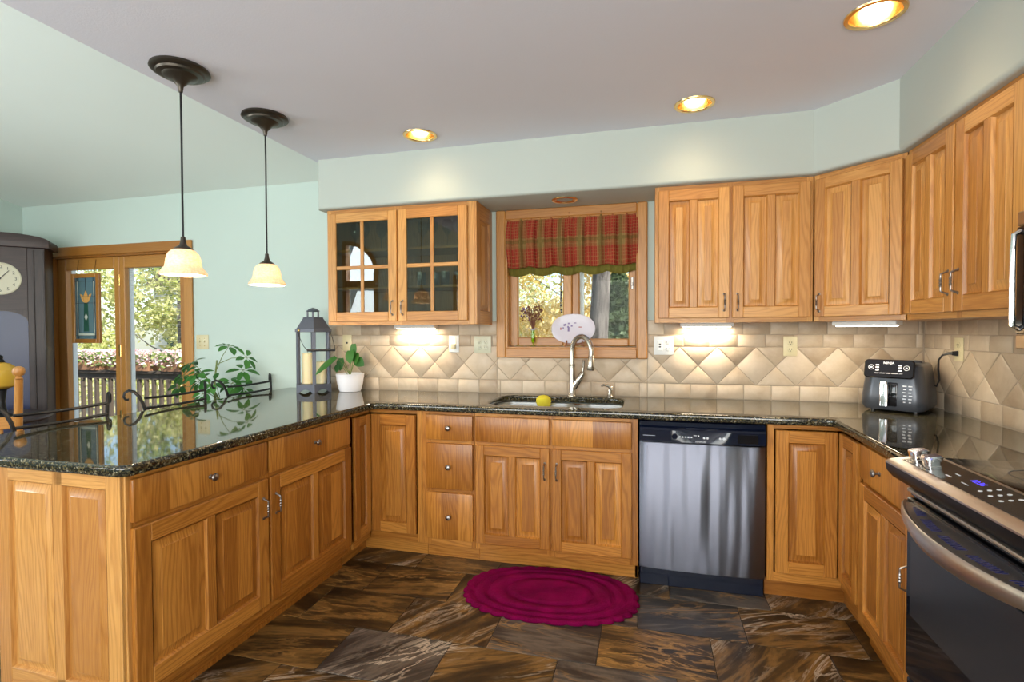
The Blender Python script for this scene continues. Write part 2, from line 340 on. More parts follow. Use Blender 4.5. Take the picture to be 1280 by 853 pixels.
# ------------------------------------------------------------------ mesh builder
class MB:
    def __init__(s, M=None):
        s.bm = bmesh.new(); s.uv = s.bm.loops.layers.uv.new('UVMap'); s.tn = s.bm.loops.layers.uv.new('tone'); s.M = M
    def _mapuv(s, faces, grain, strips=None):
        g = 'xyz'.index(grain); offs = {}
        for f in faces:
            n = f.normal; a = max(range(3), key=lambda i: abs(n[i])); c = f.calc_center_median()
            k = 0
            if strips: k = sum(1 for q in strips[1] if c['xyz'.index(strips[0])] > q)
            if k not in offs: offs[k] = (random.random() * 9, random.random() * 9, random.random())
            ou, ov, r = offs[k]
            ax = [i for i in range(3) if i != a]
            for l in f.loops:
                p = l.vert.co
                if g in ax:
                    o = ax[0] if ax[1] == g else ax[1]; u_, v_ = p[o], p[g]
                else: u_, v_ = p[ax[0]], p[ax[1]] * 0.15
                l[s.uv].uv = (u_ + ou, v_ + ov); l[s.tn].uv = (r, 0)
    def _fin(s, verts, M=None):
        M = M or s.M
        if M is not None:
            for v in verts: v.co = M @ v.co
    def box(s, x0, y0, z0, x1, y1, z1, bev=0.0, grain='z', seg=1, strips=None, M=None):
        if x0 > x1: x0, x1 = x1, x0
        if y0 > y1: y0, y1 = y1, y0
        if z0 > z1: z0, z1 = z1, z0
        bm = s.bm; old = set(bm.verts)
        c = [bm.verts.new(p) for p in ((x0, y0, z0), (x1, y0, z0), (x1, y1, z0), (x0, y1, z0), (x0, y0, z1), (x1, y0, z1), (x1, y1, z1), (x0, y1, z1))]
        fs = [bm.faces.new([c[i] for i in q]) for q in ((0, 3, 2, 1), (4, 5, 6, 7), (0, 1, 5, 4), (1, 2, 6, 5), (2, 3, 7, 6), (3, 0, 4, 7))]
        if bev > 0:
            b = min(bev, 0.45 * min(x1 - x0, y1 - y0, z1 - z0)); es = list({e for f in fs for e in f.edges})
            bmesh.ops.bevel(bm, geom=es, offset=b, segments=seg, affect='EDGES', profile=0.5)
        nv = [v for v in bm.verts if v not in old]
        if strips:
            ax = 'xyz'.index(strips[0])
            for q in strips[1]:
                fs = {f for v in nv for f in v.link_faces}; es = {e for f in fs for e in f.edges}
                co = [0, 0, 0]; co[ax] = q; no = [0, 0, 0]; no[ax] = 1
                bmesh.ops.bisect_plane(bm, geom=nv + list(es) + list(fs), plane_co=co, plane_no=no)
                nv = [v for v in bm.verts if v not in old]
        fs = {f for v in nv for f in v.link_faces}
        for f in fs: f.normal_update()
        s._mapuv(fs, grain, strips); s._fin(nv, M)
        return s
    def prism(s, poly, axis, d0, d1, bev=0.0, grain='z', M=None, seg=2):
        """poly: 2D list in the two other axes (in xyz order), extruded along axis"""
        bm = s.bm; old = set(bm.verts); ax = 'xyz'.index(axis); o = [i for i in range(3) if i != ax]
        def mk(d):
            out = []
            for (a, b) in poly:
                p = [0, 0, 0]; p[o[0]] = a; p[o[1]] = b; p[ax] = d; out.append(bm.verts.new(p))
            return out
        A, B = mk(d0), mk(d1); n = len(poly)
        fa = bm.faces.new(A); fb = bm.faces.new(B); sides = [bm.faces.new((A[i], A[(i + 1) % n], B[(i + 1) % n], B[i])) for i in range(n)]
        fs = [fa, fb] + sides
        bmesh.ops.recalc_face_normals(bm, faces=fs)
        if bev: bmesh.ops.bevel(bm, geom=list({e for f in (fa, fb) for e in f.edges}), offset=bev, segments=seg, affect='EDGES', profile=0.5)
        nv = [v for v in bm.verts if v not in old]; fs = {f for v in nv for f in v.link_faces}
        for f in fs: f.normal_update()
        s._mapuv(fs, grain); s._fin(nv, M); return s
    def quad(s, pts, grain='z', M=None):
        vs = [s.bm.verts.new(p) for p in pts]; f = s.bm.faces.new(vs); f.normal_update(); s._mapuv([f], grain); s._fin(vs, M); return f
    def loft(s, rings, cap0=True, cap1=True, closed=True, grain='z', M=None):
        bm = s.bm; V = [[bm.verts.new(p) for p in r] for r in rings]; n = len(rings[0]); fs = []
        for a, b in zip(V, V[1:]):
            for i in range(n if closed else n - 1):
                j = (i + 1) % n; fs.append(bm.faces.new((a[i], a[j], b[j], b[i])))
        if cap0 and closed: fs.append(bm.faces.new(V[0][::-1]))
        if cap1 and closed: fs.append(bm.faces.new(V[-1]))
        for f in fs: f.normal_update()
        s._mapuv(fs, grain); s._fin([v for r in V for v in r], M); return s
    def lathe(s, prof, c=(0, 0, 0), seg=24, axis='z', M=None, cap0=True, cap1=True):
        rings = []
        for (r, h) in prof:
            ring = []
            for i in range(seg):
                a = 2 * PI * i / seg; p = (r * math.cos(a), r * math.sin(a), h)
                if axis == 'y': p = (p[0], -p[2], p[1])       # +h points to -y (out of a front)
                if axis == 'x': p = (p[2], p[0], p[1])
                ring.append((c[0] + p[0], c[1] + p[1], c[2] + p[2]))
            rings.append(ring)
        return s.loft(rings, cap0, cap1, True, 'z', M)
    def tube(s, pts, r, seg=8, cap=True, M=None, flat=None):
        pts = [Vector(p) for p in pts]; n = len(pts); rs = r if isinstance(r, (list, tuple)) else [r] * n
        t0 = (pts[1] - pts[0]).normalized(); up = Vector((0, 0, 1)) if abs(t0.z) < 0.9 else Vector((1, 0, 0))
        nrm = t0.cross(up).normalized(); rings = []
        for i, p in enumerate(pts):
            t = (pts[min(i + 1, n - 1)] - pts[max(i - 1, 0)]).normalized()
            nrm = (nrm - t * nrm.dot(t)); nrm = nrm.normalized() if nrm.length > 1e-6 else t.orthogonal().normalized()
            bn = t.cross(nrm)
            rings.append([tuple(p + nrm * (rs[i] * math.cos(2 * PI * k / seg)) + bn * (rs[i] * (flat or 1.0) * math.sin(2 * PI * k / seg))) for k in range(seg)])
        return s.loft(rings, cap, cap, True, 'z', M)
    def build(s, name, mat, parent=None, smooth=True, ang=35, label=None, kind=None):
        bm = s.bm; bmesh.ops.recalc_face_normals(bm, faces=bm.faces)
        me = bpy.data.meshes.new(name); bm.to_mesh(me); bm.free()
        for p in me.polygons: p.use_smooth = smooth
        if smooth:
            try: me.set_sharp_from_angle(angle=math.radians(ang))
            except Exception: pass
        me.materials.append(mat)
        o = bpy.data.objects.new(name, me); COL.objects.link(o)
        if parent is not None: o.parent = parent
        if label: o['label'] = label
        if kind: o['kind'] = kind
        return o
def thing(name, label, cat, loc=(0, 0, 0), rz=0.0, group=None):
    o = bpy.data.objects.new(name, None); COL.objects.link(o); o.empty_display_size = 0.1
    o.location = loc; o.rotation_euler = (0, 0, rz); return tag(o, label, cat, group)
def tag(o, label, cat, group=None):
    o['label'] = label; o['category'] = cat
    if group: o['group'] = group
    return o
def struct(mb, name, mat, **kw): return mb.build(name, mat, kind='structure', **kw)
KIDS = lambda o: [c for c in bpy.data.objects if c.parent is o]
def dup(o, loc, rz=0.0, label=None, parent=None):
    c = o.copy(); COL.objects.link(c)
    if parent is None:
        c.location = loc; c.rotation_euler = (0, 0, rz)
        if label: c['label'] = label
    else: c.parent = parent
    for k in KIDS(o): dup(k, None, parent=c)
    return c
def rrect(cx, cy, hx, hy, r, z, n=6):
    pts = []
    for (sx, sy, a0) in ((1, 1, 0), (-1, 1, 90), (-1, -1, 180), (1, -1, 270)):
        for k in range(n + 1):
            a = math.radians(a0 + 90 * k / n); pts.append((cx + sx * (hx - r) + r * math.cos(a), cy + sy * (hy - r) + r * math.sin(a), z))
    return pts
def curve_slab(name, outer, holes, z0, z1, bev, mat, kind=None):
    """flat slab with holes and rounded edges, made from a filled curve and turned into a mesh"""
    cu = bpy.data.curves.new(name, 'CURVE'); cu.dimensions = '2D'; cu.fill_mode = 'BOTH'
    for loop in [outer] + holes:
        sp = cu.splines.new('POLY'); sp.points.add(len(loop) - 1); sp.use_cyclic_u = True
        for i, p in enumerate(loop): sp.points[i].co = (p[0], p[1], 0, 1)
    h = (z1 - z0) / 2; cu.extrude = h - bev; cu.bevel_depth = bev; cu.bevel_resolution = 3 if bev else 0; cu.offset = -bev
    o = bpy.data.objects.new(name, cu); COL.objects.link(o); o.location = (0, 0, (z0 + z1) / 2)
    dg = bpy.context.evaluated_depsgraph_get(); me = bpy.data.meshes.new_from_object(o.evaluated_get(dg))
    bpy.data.objects.remove(o); bpy.data.curves.remove(cu)
    me.materials.clear(); me.materials.append(mat)
    for p in me.polygons: p.use_smooth = True
    try: me.set_sharp_from_angle(angle=math.radians(30))
    except Exception: pass
    for v in me.vertices: v.co.z += (z0 + z1) / 2
    r = bpy.data.objects.new(name, me); COL.objects.link(r)
    if kind: r['kind'] = kind
    return r
def text(name, body, size, M, mat, parent, ext=0.0004):
    cu = bpy.data.curves.new(name, 'FONT'); cu.body = body; cu.size = size; cu.extrude = ext; cu.align_x = 'CENTER'; cu.align_y = 'CENTER'
    o = bpy.data.objects.new(name, cu); COL.objects.link(o)
    dg = bpy.context.evaluated_depsgraph_get(); me = bpy.data.meshes.new_from_object(o.evaluated_get(dg))
    bpy.data.objects.remove(o); bpy.data.curves.remove(cu)
    me.transform(M); me.materials.clear(); me.materials.append(mat)
    r = bpy.data.objects.new(name, me); COL.objects.link(r); r.parent = parent; return r
RX90 = Matrix.Rotation(PI / 2, 4, 'X')      # writing that faces -y
T = Matrix.Translation
def circ(x, y, r, n=28): return [(x + r * math.cos(2 * PI * i / n), y + r * math.sin(2 * PI * i / n)) for i in range(n)]

# ================================================================== SETTING
XL, XR, YR, ZC = -5.36, 1.54, -5.42, 2.47
WX0, WX1, WZ0, WZ1 = -0.885, -0.015, 1.215, 2.085          # kitchen window opening
DX0, DX1, DZ1 = -5.03, -3.56, 2.00                            # patio door opening
CANS = [(-1.232, -0.594), (0.268, -0.61), (0.832, -1.222)]
# floor: rectangular slate-look tiles in running bond, in one mesh, over a grout bed
mb = MB(); TW, TH = 0.46, 0.305
for j in range(int(YR / TH) - 1, 1):
    for i in range(-14, 6):
        x0 = i * TW + (0.33 * (j % 3)) * TW; y0 = j * TH - 0.10
        x1, y1 = min(x0 + TW, XR + 0.1), min(y0 + TH, 0.1)
        x0, y0 = max(x0, XL - 0.1), max(y0, YR - 0.1)
        if x1 - x0 > 0.02 and y1 - y0 > 0.02: mb.box(x0 + 0.0015, y0 + 0.0015, -0.01, x1 - 0.0015, y1 - 0.0015, 0.0, 0.0015)
fl = struct(mb, 'floor', SLATE)
mb = MB(); mb.box(XL - 0.15, YR - 0.15, -0.12, XR + 0.15, 0.15, -0.0025); mb.build('floor_bed', FGROUT, kind='structure')
# back wall
mb = MB(); y0, y1, zt = 0.0, 0.16, 2.62
mb.box(XL - 0.15, y0, -0.1, DX0, y1, zt); mb.box(DX0, y0, DZ1, DX1, y1, zt); mb.box(DX1, y0, -0.1, WX0, y1, zt)
mb.box(WX0, y0, -0.1, WX1, y1, WZ0); mb.box(WX0, y0, WZ1, WX1, y1, zt); mb.box(WX1, y0, -0.1, XR + 0.15, y1, zt)
mb.box(DX0, y0, -0.1, DX1, y1, -0.005)
struct(mb, 'wall_back', WALL, smooth=False)
mb = MB(); mb.box(XR, YR - 0.15, -0.1, XR + 0.15, 0.0, 2.62); struct(mb, 'wall_right', WALL, smooth=False)
vz = lambda y: 2.455 - 0.25 * y
mb = MB()
LY0, LY1, LZ0, LZ1 = -4.50, -2.60, 0.80, 2.22
for pl in ([(0.0, -0.1), (LY1, -0.1), (LY1, vz(LY1) + 0.1), (0.0, vz(0) + 0.1)], [(LY1, -0.1), (LY0, -0.1), (LY0, LZ0), (LY1, LZ0)], [(LY1, LZ1), (LY0, LZ1), (LY0, vz(LY0) + 0.1), (LY1, vz(LY1) + 0.1)], [(LY0, -0.1), (YR - 0.15, -0.1), (YR - 0.15, vz(YR) + 0.2), (LY0, vz(LY0) + 0.1)]): mb.prism(pl, 'x', XL - 0.15, XL)
struct(mb, 'wall_left', WALL, smooth=False)
# rear wall: low and arched windows, then two wider ones added for light
RW = [(-5.13, -4.55, 1.02, 2.10), (-5.13, -4.55, 2.20, 2.86), (-3.05, -1.35, 0.80, 2.22), (-1.08, 1.28, 0.78, 2.32)]
mb = MB(); ya, yb = YR - 0.15, YR
xs = sorted({XL - 0.15, XR + 0.15, *[w[0] for w in RW], *[w[1] for w in RW]})
for xa, xb in zip(xs, xs[1:]):
    xm = (xa + xb) / 2; hz = sorted([(w[2], w[3]) for w in RW if w[0] < xm < w[1]]); z = -0.1
    for (a, b) in hz: mb.box(xa, ya, z, xb, yb, a); z = b
    mb.box(xa, ya, z, xb, yb, 4.1)
arc = [(-5.13 + 0.58 * math.sin(q * PI / 24), 2.32 + 0.54 * math.cos(q * PI / 24)) for q in range(13)]
mb.prism(arc + [(-4.55, 2.86)], 'y', ya, yb)
struct(mb, 'wall_rear', WALL, smooth=False)
for k, (xa, xb, za, zb) in enumerate(RW):
    mb = MB(); w = 0.05; yf0, yf1 = YR - 0.10, YR + 0.02
    if k != 1:
        for (p, q, r_, s_, g) in ((xa - w, za - w, xa + 0.02, zb + w, 'z'), (xb - 0.02, za - w, xb + w, zb + w, 'z'), (xa, zb - 0.02, xb, zb + w, 'x'), (xa, za - w, xb, za + 0.02, 'x')):
            mb.box(p, yf0, q, r_, yf1, s_, 0.004, g)
        if xb - xa > 1: mb.box((xa + xb) / 2 - 0.03, yf0, za, (xa + xb) / 2 + 0.03, yf1, zb, 0.003)
    else:
        for a, b in zip(arc, arc[1:]):
            mb.prism([a, b, (b[0] + (b[0] + 5.13) * 0.12, b[1] + (b[1] - 2.32) * 0.12), (a[0] + (a[0] + 5.13) * 0.12, a[1] + (a[1] - 2.32) * 0.12)], 'y', yf0, yf1)
        mb.box(-5.18, yf0, 2.15, -5.11, yf1, 2.92, 0.003); mb.box(-5.13, yf0, 2.15, -4.55, yf1, 2.22, 0.003, 'x'); mb.box(-4.57, yf0, 2.18, -4.50, yf1, 2.36, 0.003)
    w_ = struct(mb, 'window_%d' % (k + 2), OAKT)
    g = MB(); g.box(xa, YR - 0.105, za, xb, YR - 0.099, zb); g.build('pane', PANE, w_)
mb = MB(); w = 0.06
for (p, q, r_, s_, g) in ((LY0 - w, LZ0 - w, LY0 + 0.02, LZ1 + w, 'z'), (LY1 - 0.02, LZ0 - w, LY1 + w, LZ1 + w, 'z'), (LY0, LZ1 - 0.02, LY1, LZ1 + w, 'y'), (LY0, LZ0 - w, LY1, LZ0 + 0.02, 'y')): mb.box(XL - 0.10, p, q, XL + 0.02, r_, s_, 0.004, g)
mb.box(XL - 0.10, (LY0 + LY1) / 2 - 0.03, LZ0, XL + 0.02, (LY0 + LY1) / 2 + 0.03, LZ1, 0.003)
w_ = struct(mb, 'window_6', OAKT); g = MB(); g.box(XL - 0.105, LY0, LZ0, XL - 0.099, LY1, LZ1); g.build('pane', PANE, w_)  # unseen side window, added to let in more daylight
# ceilings
holes = [circ(x, y, 0.082) for x, y in CANS]
curve_slab('ceiling', [(-2.10, YR - 0.1), (XR + 0.1, YR - 0.1), (XR + 0.1, 0.1), (-2.10, 0.1)], holes, ZC, ZC + 0.06, 0.0, CEIL, 'structure')
mb = MB(); mb.prism([(0.16, vz(0.16)), (YR - 0.15, vz(YR - 0.15)), (YR - 0.15, vz(YR - 0.15) + 0.1), (0.16, vz(0.16) + 0.1)], 'x', XL - 0.15, -2.09); struct(mb, 'ceiling_vault', VAULT, smooth=False)
mb = MB(); mb.prism([(-0.30, ZC + 0.06), (YR, ZC + 0.06), (YR, vz(YR) + 0.02), (-0.30, vz(-0.30) + 0.02)], 'x', -2.10, -2.02); struct(mb, 'wall_gable', VAULT, smooth=False)
# roof deck over the flat kitchen ceiling keeps daylight out
mb = MB(); mb.box(-2.02, YR - 0.15, ZC + 0.30, XR + 0.15, 0.16, ZC + 0.34); struct(mb, 'ceiling_void', CEIL, smooth=False)
# soffit over the wall cabinets, bull-nosed lower and end edges
SZ = 2.142
sp = [(-2.075, 0.0), (-2.075, -0.372), (0.870, -0.372), (1.146, -0.640), (1.146, -3.6), (XR, -3.6), (XR, 0.0)]
mb = MB(); bm = mb.bm
A = [bm.verts.new((x, y, SZ)) for x, y in sp]; B = [bm.verts.new((x, y, ZC)) for x, y in sp]; n = len(sp)
fa = bm.faces.new(A); bm.faces.new(B[::-1]); sides = [bm.faces.new((A[i], B[i], B[(i + 1) % n], A[(i + 1) % n])) for i in range(n)]
bmesh.ops.recalc_face_normals(bm, faces=bm.faces)
es = [e for e in bm.edges if (all(abs(v.co.z - SZ) < 1e-5 for v in e.verts) and all(v.co.y < -1e-3 and v.co.x < XR - 1e-3 for v in e.verts)) or (e.verts[0].co.xy == e.verts[1].co.xy and e.verts[0].co.x < -2 and e.verts[0].co.y < -0.1)]
bmesh.ops.bevel(bm, geom=es, offset=0.020, segments=4, affect='EDGES', profile=0.5)
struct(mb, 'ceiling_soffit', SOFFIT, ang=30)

# tiled backsplash ----------------------------------------------------
def clip(poly, a, b, c):          # keep a*x+b*y<=c
    out = []
    for i in range(len(poly)):
        p, q = poly[i], poly[(i + 1) % len(poly)]; dp, dq = a * p[0] + b * p[1] - c, a * q[0] + b * q[1] - c
        if dp <= 0: out.append(p)
        if dp * dq < 0: t = dp / (dp - dq); out.append((p[0] + t * (q[0] - p[0]), p[1] + t * (q[1] - p[1])))
    return out
def area(p): return abs(sum(p[i][0] * p[(i + 1) % len(p)][1] - p[(i + 1) % len(p)][0] * p[i][1] for i in range(len(p)))) / 2
def inset(poly, d):
    if sum(poly[i][0] * poly[(i + 1) % len(poly)][1] - poly[(i + 1) % len(poly)][0] * poly[i][1] for i in range(len(poly))) < 0: poly = poly[::-1]
    out = list(poly); n = len(poly)
    for i in range(n):
        p, q = poly[i], poly[(i + 1) % n]; ex, ey = q[0] - p[0], q[1] - p[1]; L = math.hypot(ex, ey)
        if L < 1e-6: continue
        nx, ny = ey / L, -ex / L; out = clip(out, nx, ny, nx * p[0] + ny * p[1] - d)
        if len(out) < 3: return None
    return out
def splash(u0, u1, apex, seamA, seamB, seamC, cut, M, name):
    ts = []; zb, z1, z2, z3, z4 = 0.914, 1.003, 1.232, 1.307, 1.400
    for (za, zc, s0, w) in ((z3, z4, seamA, 0.1515), (z2, z3, seamB, 0.1545), (zb, z1, seamC, 0.1525)):
        k = math.floor((u0 - s0) / w) - 1; x = s0 + k * w
        while x < u1: ts.append([(x, za), (x + w, za), (x + w, zc), (x, zc)]); x += w
    P = 0.218; x = apex + P * (math.floor((u0 - apex) / P) - 1); zm = (z1 + z2) / 2
    while x < u1 + P:
        ts += [[(x, z1), (x + P / 2, zm), (x, z2), (x - P / 2, zm)], [(x, z1), (x + P, z1), (x + P / 2, zm)], [(x + P / 2, zm), (x + P, z2), (x, z2)]]; x += P
    mb = MB()
    for t in ts:
        t = clip(clip(t, -1, 0, -u0), 1, 0, u1)
        parts = [t] if len(t) > 2 else []
        if cut:
            a, b, h = cut; np_ = []
            for p in parts: np_ += [clip(p, 1, 0, a), clip(p, -1, 0, -b), clip(clip(clip(p, -1, 0, -a), 1, 0, b), 0, 1, h)]
            parts = [p for p in np_ if len(p) > 2]
        for p in parts:
            q = []
            for v in p:
                if not q or math.hypot(v[0] - q[-1][0], v[1] - q[-1][1]) > 1e-4: q.append(v)
            if len(q) > 2 and math.hypot(q[0][0] - q[-1][0], q[0][1] - q[-1][1]) < 1e-4: q.pop()
            if len(q) < 3 or area(q) < 2e-4: continue
            o = inset(q, 0.0022); i_ = inset(q, 0.0062)
            if not o or not i_ or len(o) != len(i_): continue
            mb.loft([[(x, -0.002, z) for x, z in o], [(x, -0.0075, z) for x, z in o], [(x, -0.0105, z) for x, z in i_]], cap0=False, M=M)
    return struct(mb, name, SPLASH, ang=50)
mb = MB()
for (a, b, h) in ((-2.245, -0.945, 1.400), (-0.945, 0.04, 1.155), (0.04, XR, 1.400)): mb.box(a, -0.006, 0.90, b, 0.0, h)
mb.box(XR - 0.006, -2.4, 0.90, XR, 0.0, 1.400); struct(mb, 'wall_tile_grout', GROUT, smooth=False)
splash(-2.245, XR - 0.012, -1.074, -2.131, -1.906, -1.685, (-0.946, 0.041, 1.155), None, 'wall_tiles_back')
splash(0.010, 2.40, 0.435, 0.03, 0.11, 0.06, None, T((XR, 0, 0)) @ Matrix.Rotation(-PI / 2, 4, 'Z'), 'wall_tiles_right')

# kitchen window --------------------------------------------------------
def frame_boards(mb, x0, x1, z0, z1, w, ya, yb, bev=0.004):
    mb.box(x0, ya, z0, x0 + w, yb, z1, bev); mb.box(x1 - w, ya, z0, x1, yb, z1, bev)
    mb.box(x0 + w, ya, z1 - w, x1 - w, yb, z1, bev, 'x'); mb.box(x0 + w, ya, z0, x1 - w, yb, z0 + w, bev, 'x')
mb = MB()
frame_boards(mb, WX0 - 0.062, WX1 + 0.056, WZ0 - 0.060, WZ1 + 0.056, 0.064, -0.022, 0.0, 0.006)
win = struct(mb, 'window_1', OAKT)
mb = MB(); frame_boards(mb, WX0 - 0.002, WX1 + 0.002, WZ0 - 0.003, WZ1 + 0.002, 0.016, -0.012, 0.15, 0.002); mb.build('jamb', OAKT, win)
mb = MB()
frame_boards(mb, -0.872, -0.446, 1.232, 2.072, 0.058, 0.055, 0.095, 0.006); mb.build('sash', OAKT, win)
mb = MB(); frame_boards(mb, -0.446, -0.028, 1.232, 2.072, 0.050, 0.065, 0.105, 0.006); mb.build('sash', OAKT, win)
mb = MB(); mb.box(-0.82, 0.073, 1.285, -0.495, 0.077, 2.02); mb.box(-0.40, 0.083, 1.277, -0.072, 0.087, 2.03); mb.build('pane', PANE, win)
mb = MB(); mb.box(-0.063, 0.050, 1.60, -0.045, 0.066, 1.68, 0.004); mb.box(-0.063, 0.045, 1.62, -0.050, 0.055, 1.645, 0.003); mb.build('sash_lock', PEWTER, win)
mb = MB(); mb.box(-0.398, 0.12, 1.24, -0.375, 0.15, 2.06, 0.002); mb.build('screen_frame', VINYL, win)

# patio door -------------------------------------------------------------
mb = MB(); xa, xb = DX0 - 0.075, DX1 + 0.072
mb.box(xa, -0.020, 0, xa + 0.083, 0, DZ1 + 0.075, 0.005); mb.box(xb - 0.080, -0.020, 0, xb, 0, DZ1 + 0.075, 0.005)
mb.box(xa + 0.083, -0.020, DZ1 - 0.006, xb - 0.080, 0, DZ1 + 0.075, 0.005, 'x'); struct(mb, 'trim_1', FIR)
mb = MB()
mb.box(DX0, 0.0, 0, DX0 + 0.018, 0.15, DZ1); mb.box(DX1 - 0.018, 0, 0, DX1, 0.15, DZ1); mb.box(DX0, 0, DZ1 - 0.018, DX1, 0.15, DZ1, 0, 'x'); mb.box(DX0, 0, -0.005, DX1, 0.15, 0.02, 0, 'x')
door = struct(mb, 'door_1', FIR)
def leaf_panel(x0, x1, sl, sr, nm):
    mb = MB(); yA, yB, zA, zB = 0.035, 0.080, 0.02, DZ1 - 0.018
    mb.box(x0, yA, zA, x0 + sl, yB, zB, 0.004); mb.box(x1 - sr, yA, zA, x1, yB, zB, 0.004)
    mb.box(x0 + sl, yA, zB - 0.10, x1 - sr, yB, zB, 0.004, 'x'); mb.box(x0 + sl, yA, zA, x1 - sr, yB, zA + 0.22, 0.004, 'x')
    p = mb.build('door_leaf', FIR, door)
    g = MB(); g.box(x0 + sl - 0.005, 0.055, zA + 0.21, x1 - sr + 0.005, 0.060, zB - 0.095); g.build('pane', PANE, p)
    return p
lp1 = leaf_panel(DX0 + 0.018, -4.305, 0.105, 0.055, 'a'); lp2 = leaf_panel(-4.302, DX1 - 0.018, 0.055, 0.085, 'b')
mb = MB()
for z in (1.78, 1.18, 0.62): mb.box(-4.315, 0.027, z - 0.05, -4.292, 0.037, z + 0.05, 0.002)
mb.build('hinge', BRASS, lp2)
for z in (1.06, 0.90):
    mb = MB(); mb.lathe([(0.028, 0), (0.028, 0.006), (0.010, 0.010), (0.010, 0.030), (0.026, 0.038), (0.030, 0.050), (0.022, 0.062), (0.004, 0.066)], (-3.615, 0.035, z), 20, 'y'); mb.build('door_knob', BRASS, lp2)
mb = MB(); mb.box(-5.03, 0.10, 0.05, -4.935, 0.14, 1.90, 0.003); mb.box(-4.345, 0.10, 0.05, -4.270, 0.14, 1.90, 0.003); sc_ = mb.build('screen_stile', VINYL, door)
mb = MB(); mb.box(-4.300, 0.088, 0.92, -4.282, 0.10, 1.06, 0.003); mb.build('screen_pull', IRON, sc_)
mb = MB()
for k in range(40): mb.box(-4.24, 0.066, 1.88 - k * 0.0165, -3.65, 0.0765, 1.8806 - k * 0.0165)
bl = mb.build('mini_blind', WHITEP, lp2)

# ================================================================== CABINETS
def panel(mb, xa, xb, za, zb, y, rot='z'):
    """raised panel in an opening of a frame whose front is at y (outward is -y)"""
    def ring(d, dep): return [(xa + d, y + dep, za + d), (xb - d, y + dep, za + d), (xb - d, y + dep, zb - d), (xa + d, y + dep, zb - d)]
    rs = [ring(0, 0.0), ring(0.003, 0.005), ring(0.005, 0.012), ring(0.009, 0.0125), ring(0.034, 0.0045), ring(0.037, 0.0018)]
    bm = mb.bm; V = [[bm.verts.new(p) for p in r] for r in rs]; side = {0: [], 1: []}; fs = []
    off = (random.random() * 9, random.random() * 9, random.random())
    for a, b in zip(V, V[1:]):
        for i in range(4): fs.append(bm.faces.new((a[i], a[(i + 1) % 4], b[(i + 1) % 4], b[i])))
    # glued-up field boards
    w = xb - xa - 0.074; nb = max(1, round(w / 0.085)); cuts = [xa + 0.037 + w * (k + random.uniform(-.12, .12)) / nb for k in range(1, nb)]
    f = bm.faces.new(V[-1]); nv = list(V[-1]); 
    for q in cuts:
        g = {ff for v in nv for ff in v.link_faces if all(abs(vv.co.y - (y + 0.0018)) < 1e-5 and xa + 0.036 < vv.co.x < xb - 0.036 and za + 0.036 < vv.co.z < zb - 0.036 for vv in ff.verts)}
        es = {e for ff in g for e in ff.edges}
        r = bmesh.ops.bisect_plane(bm, geom=list(g) + list(es) + list({v for ff in g for v in ff.verts}), plane_co=(q, 0, 0), plane_no=(1, 0, 0))
        nv += [e for e in r['geom_cut'] if isinstance(e, bmesh.types.BMVert)]
    inner = {ff for v in nv for ff in v.link_faces if all(abs(vv.co.y - (y + 0.0018)) < 1e-5 for vv in ff.verts) and ff.calc_area() > 1e-5}
    fs = [q for q in fs if q.is_valid]
    for q in list(inner) + fs: q.normal_update()
    mb._mapuv(fs, 'z'); mb._mapuv(list(inner), 'z', ('x', cuts) if cuts else None)
    mb._fin({v for q in list(inner) + fs for v in q.verts})
def door_front(name, parent, x0, x1, z0, z1, y, mat, cols=2, sw=0.052, M=None, th=0.022):
    mb = MB(M); yb, yf = y, y - th; e = 0.003; rw = sw + 0.004
    mb.box(x0, yf, z0, x0 + sw, yb, z1, e); mb.box(x1 - sw, yf, z0, x1, yb, z1, e)
    mb.box(x0 + sw - 0.001, yf, z1 - rw, x1 - sw + 0.001, yb, z1, e, 'x'); mb.box(x0 + sw - 0.001, yf, z0, x1 - sw + 0.001, yb, z0 + rw, e, 'x')
    iw = (x1 - x0 - 2 * sw); mw = 0.040 if cols == 2 else 0
    if cols == 2: mb.box((x0 + x1) / 2 - mw / 2, yf, z0 + rw - 0.001, (x0 + x1) / 2 + mw / 2, yb, z1 - rw + 0.001, e * 0.6)
    for c in range(cols):
        xa = x0 + sw + c * (iw + mw) / 2; xb = xa + ((iw - mw) / 2 if cols == 2 else iw)
        panel(mb, xa, xb, z0 + rw, z1 - rw, yf)
    return mb.build(name, mat, parent, ang=28)
def slab_front(name, parent, x0, x1, z0, z1, y, mat, th=0.020):
    mb = MB(); w = x1 - x0; nb = max(1, round(w / 0.11)); cuts = [x0 + w * (k + random.uniform(-.15, .15)) / nb for k in range(1, nb)]
    mb.box(x0, y - th, z0, x1, y, z1, 0.006, 'z', 2, ('x', cuts)); return mb.build(name, mat, parent, ang=25)
def knob(parent, x, z, y):
    mb = MB(); mb.lathe([(0.009, 0), (0.009, 0.003), (0.0055, 0.006), (0.0055, 0.014), (0.012, 0.019), (0.0155, 0.024), (0.013, 0.029), (0.006, 0.032), (0.001, 0.033)], (x, y, z), 18, 'y')
    return mb.build('knob', PEWTER, parent)
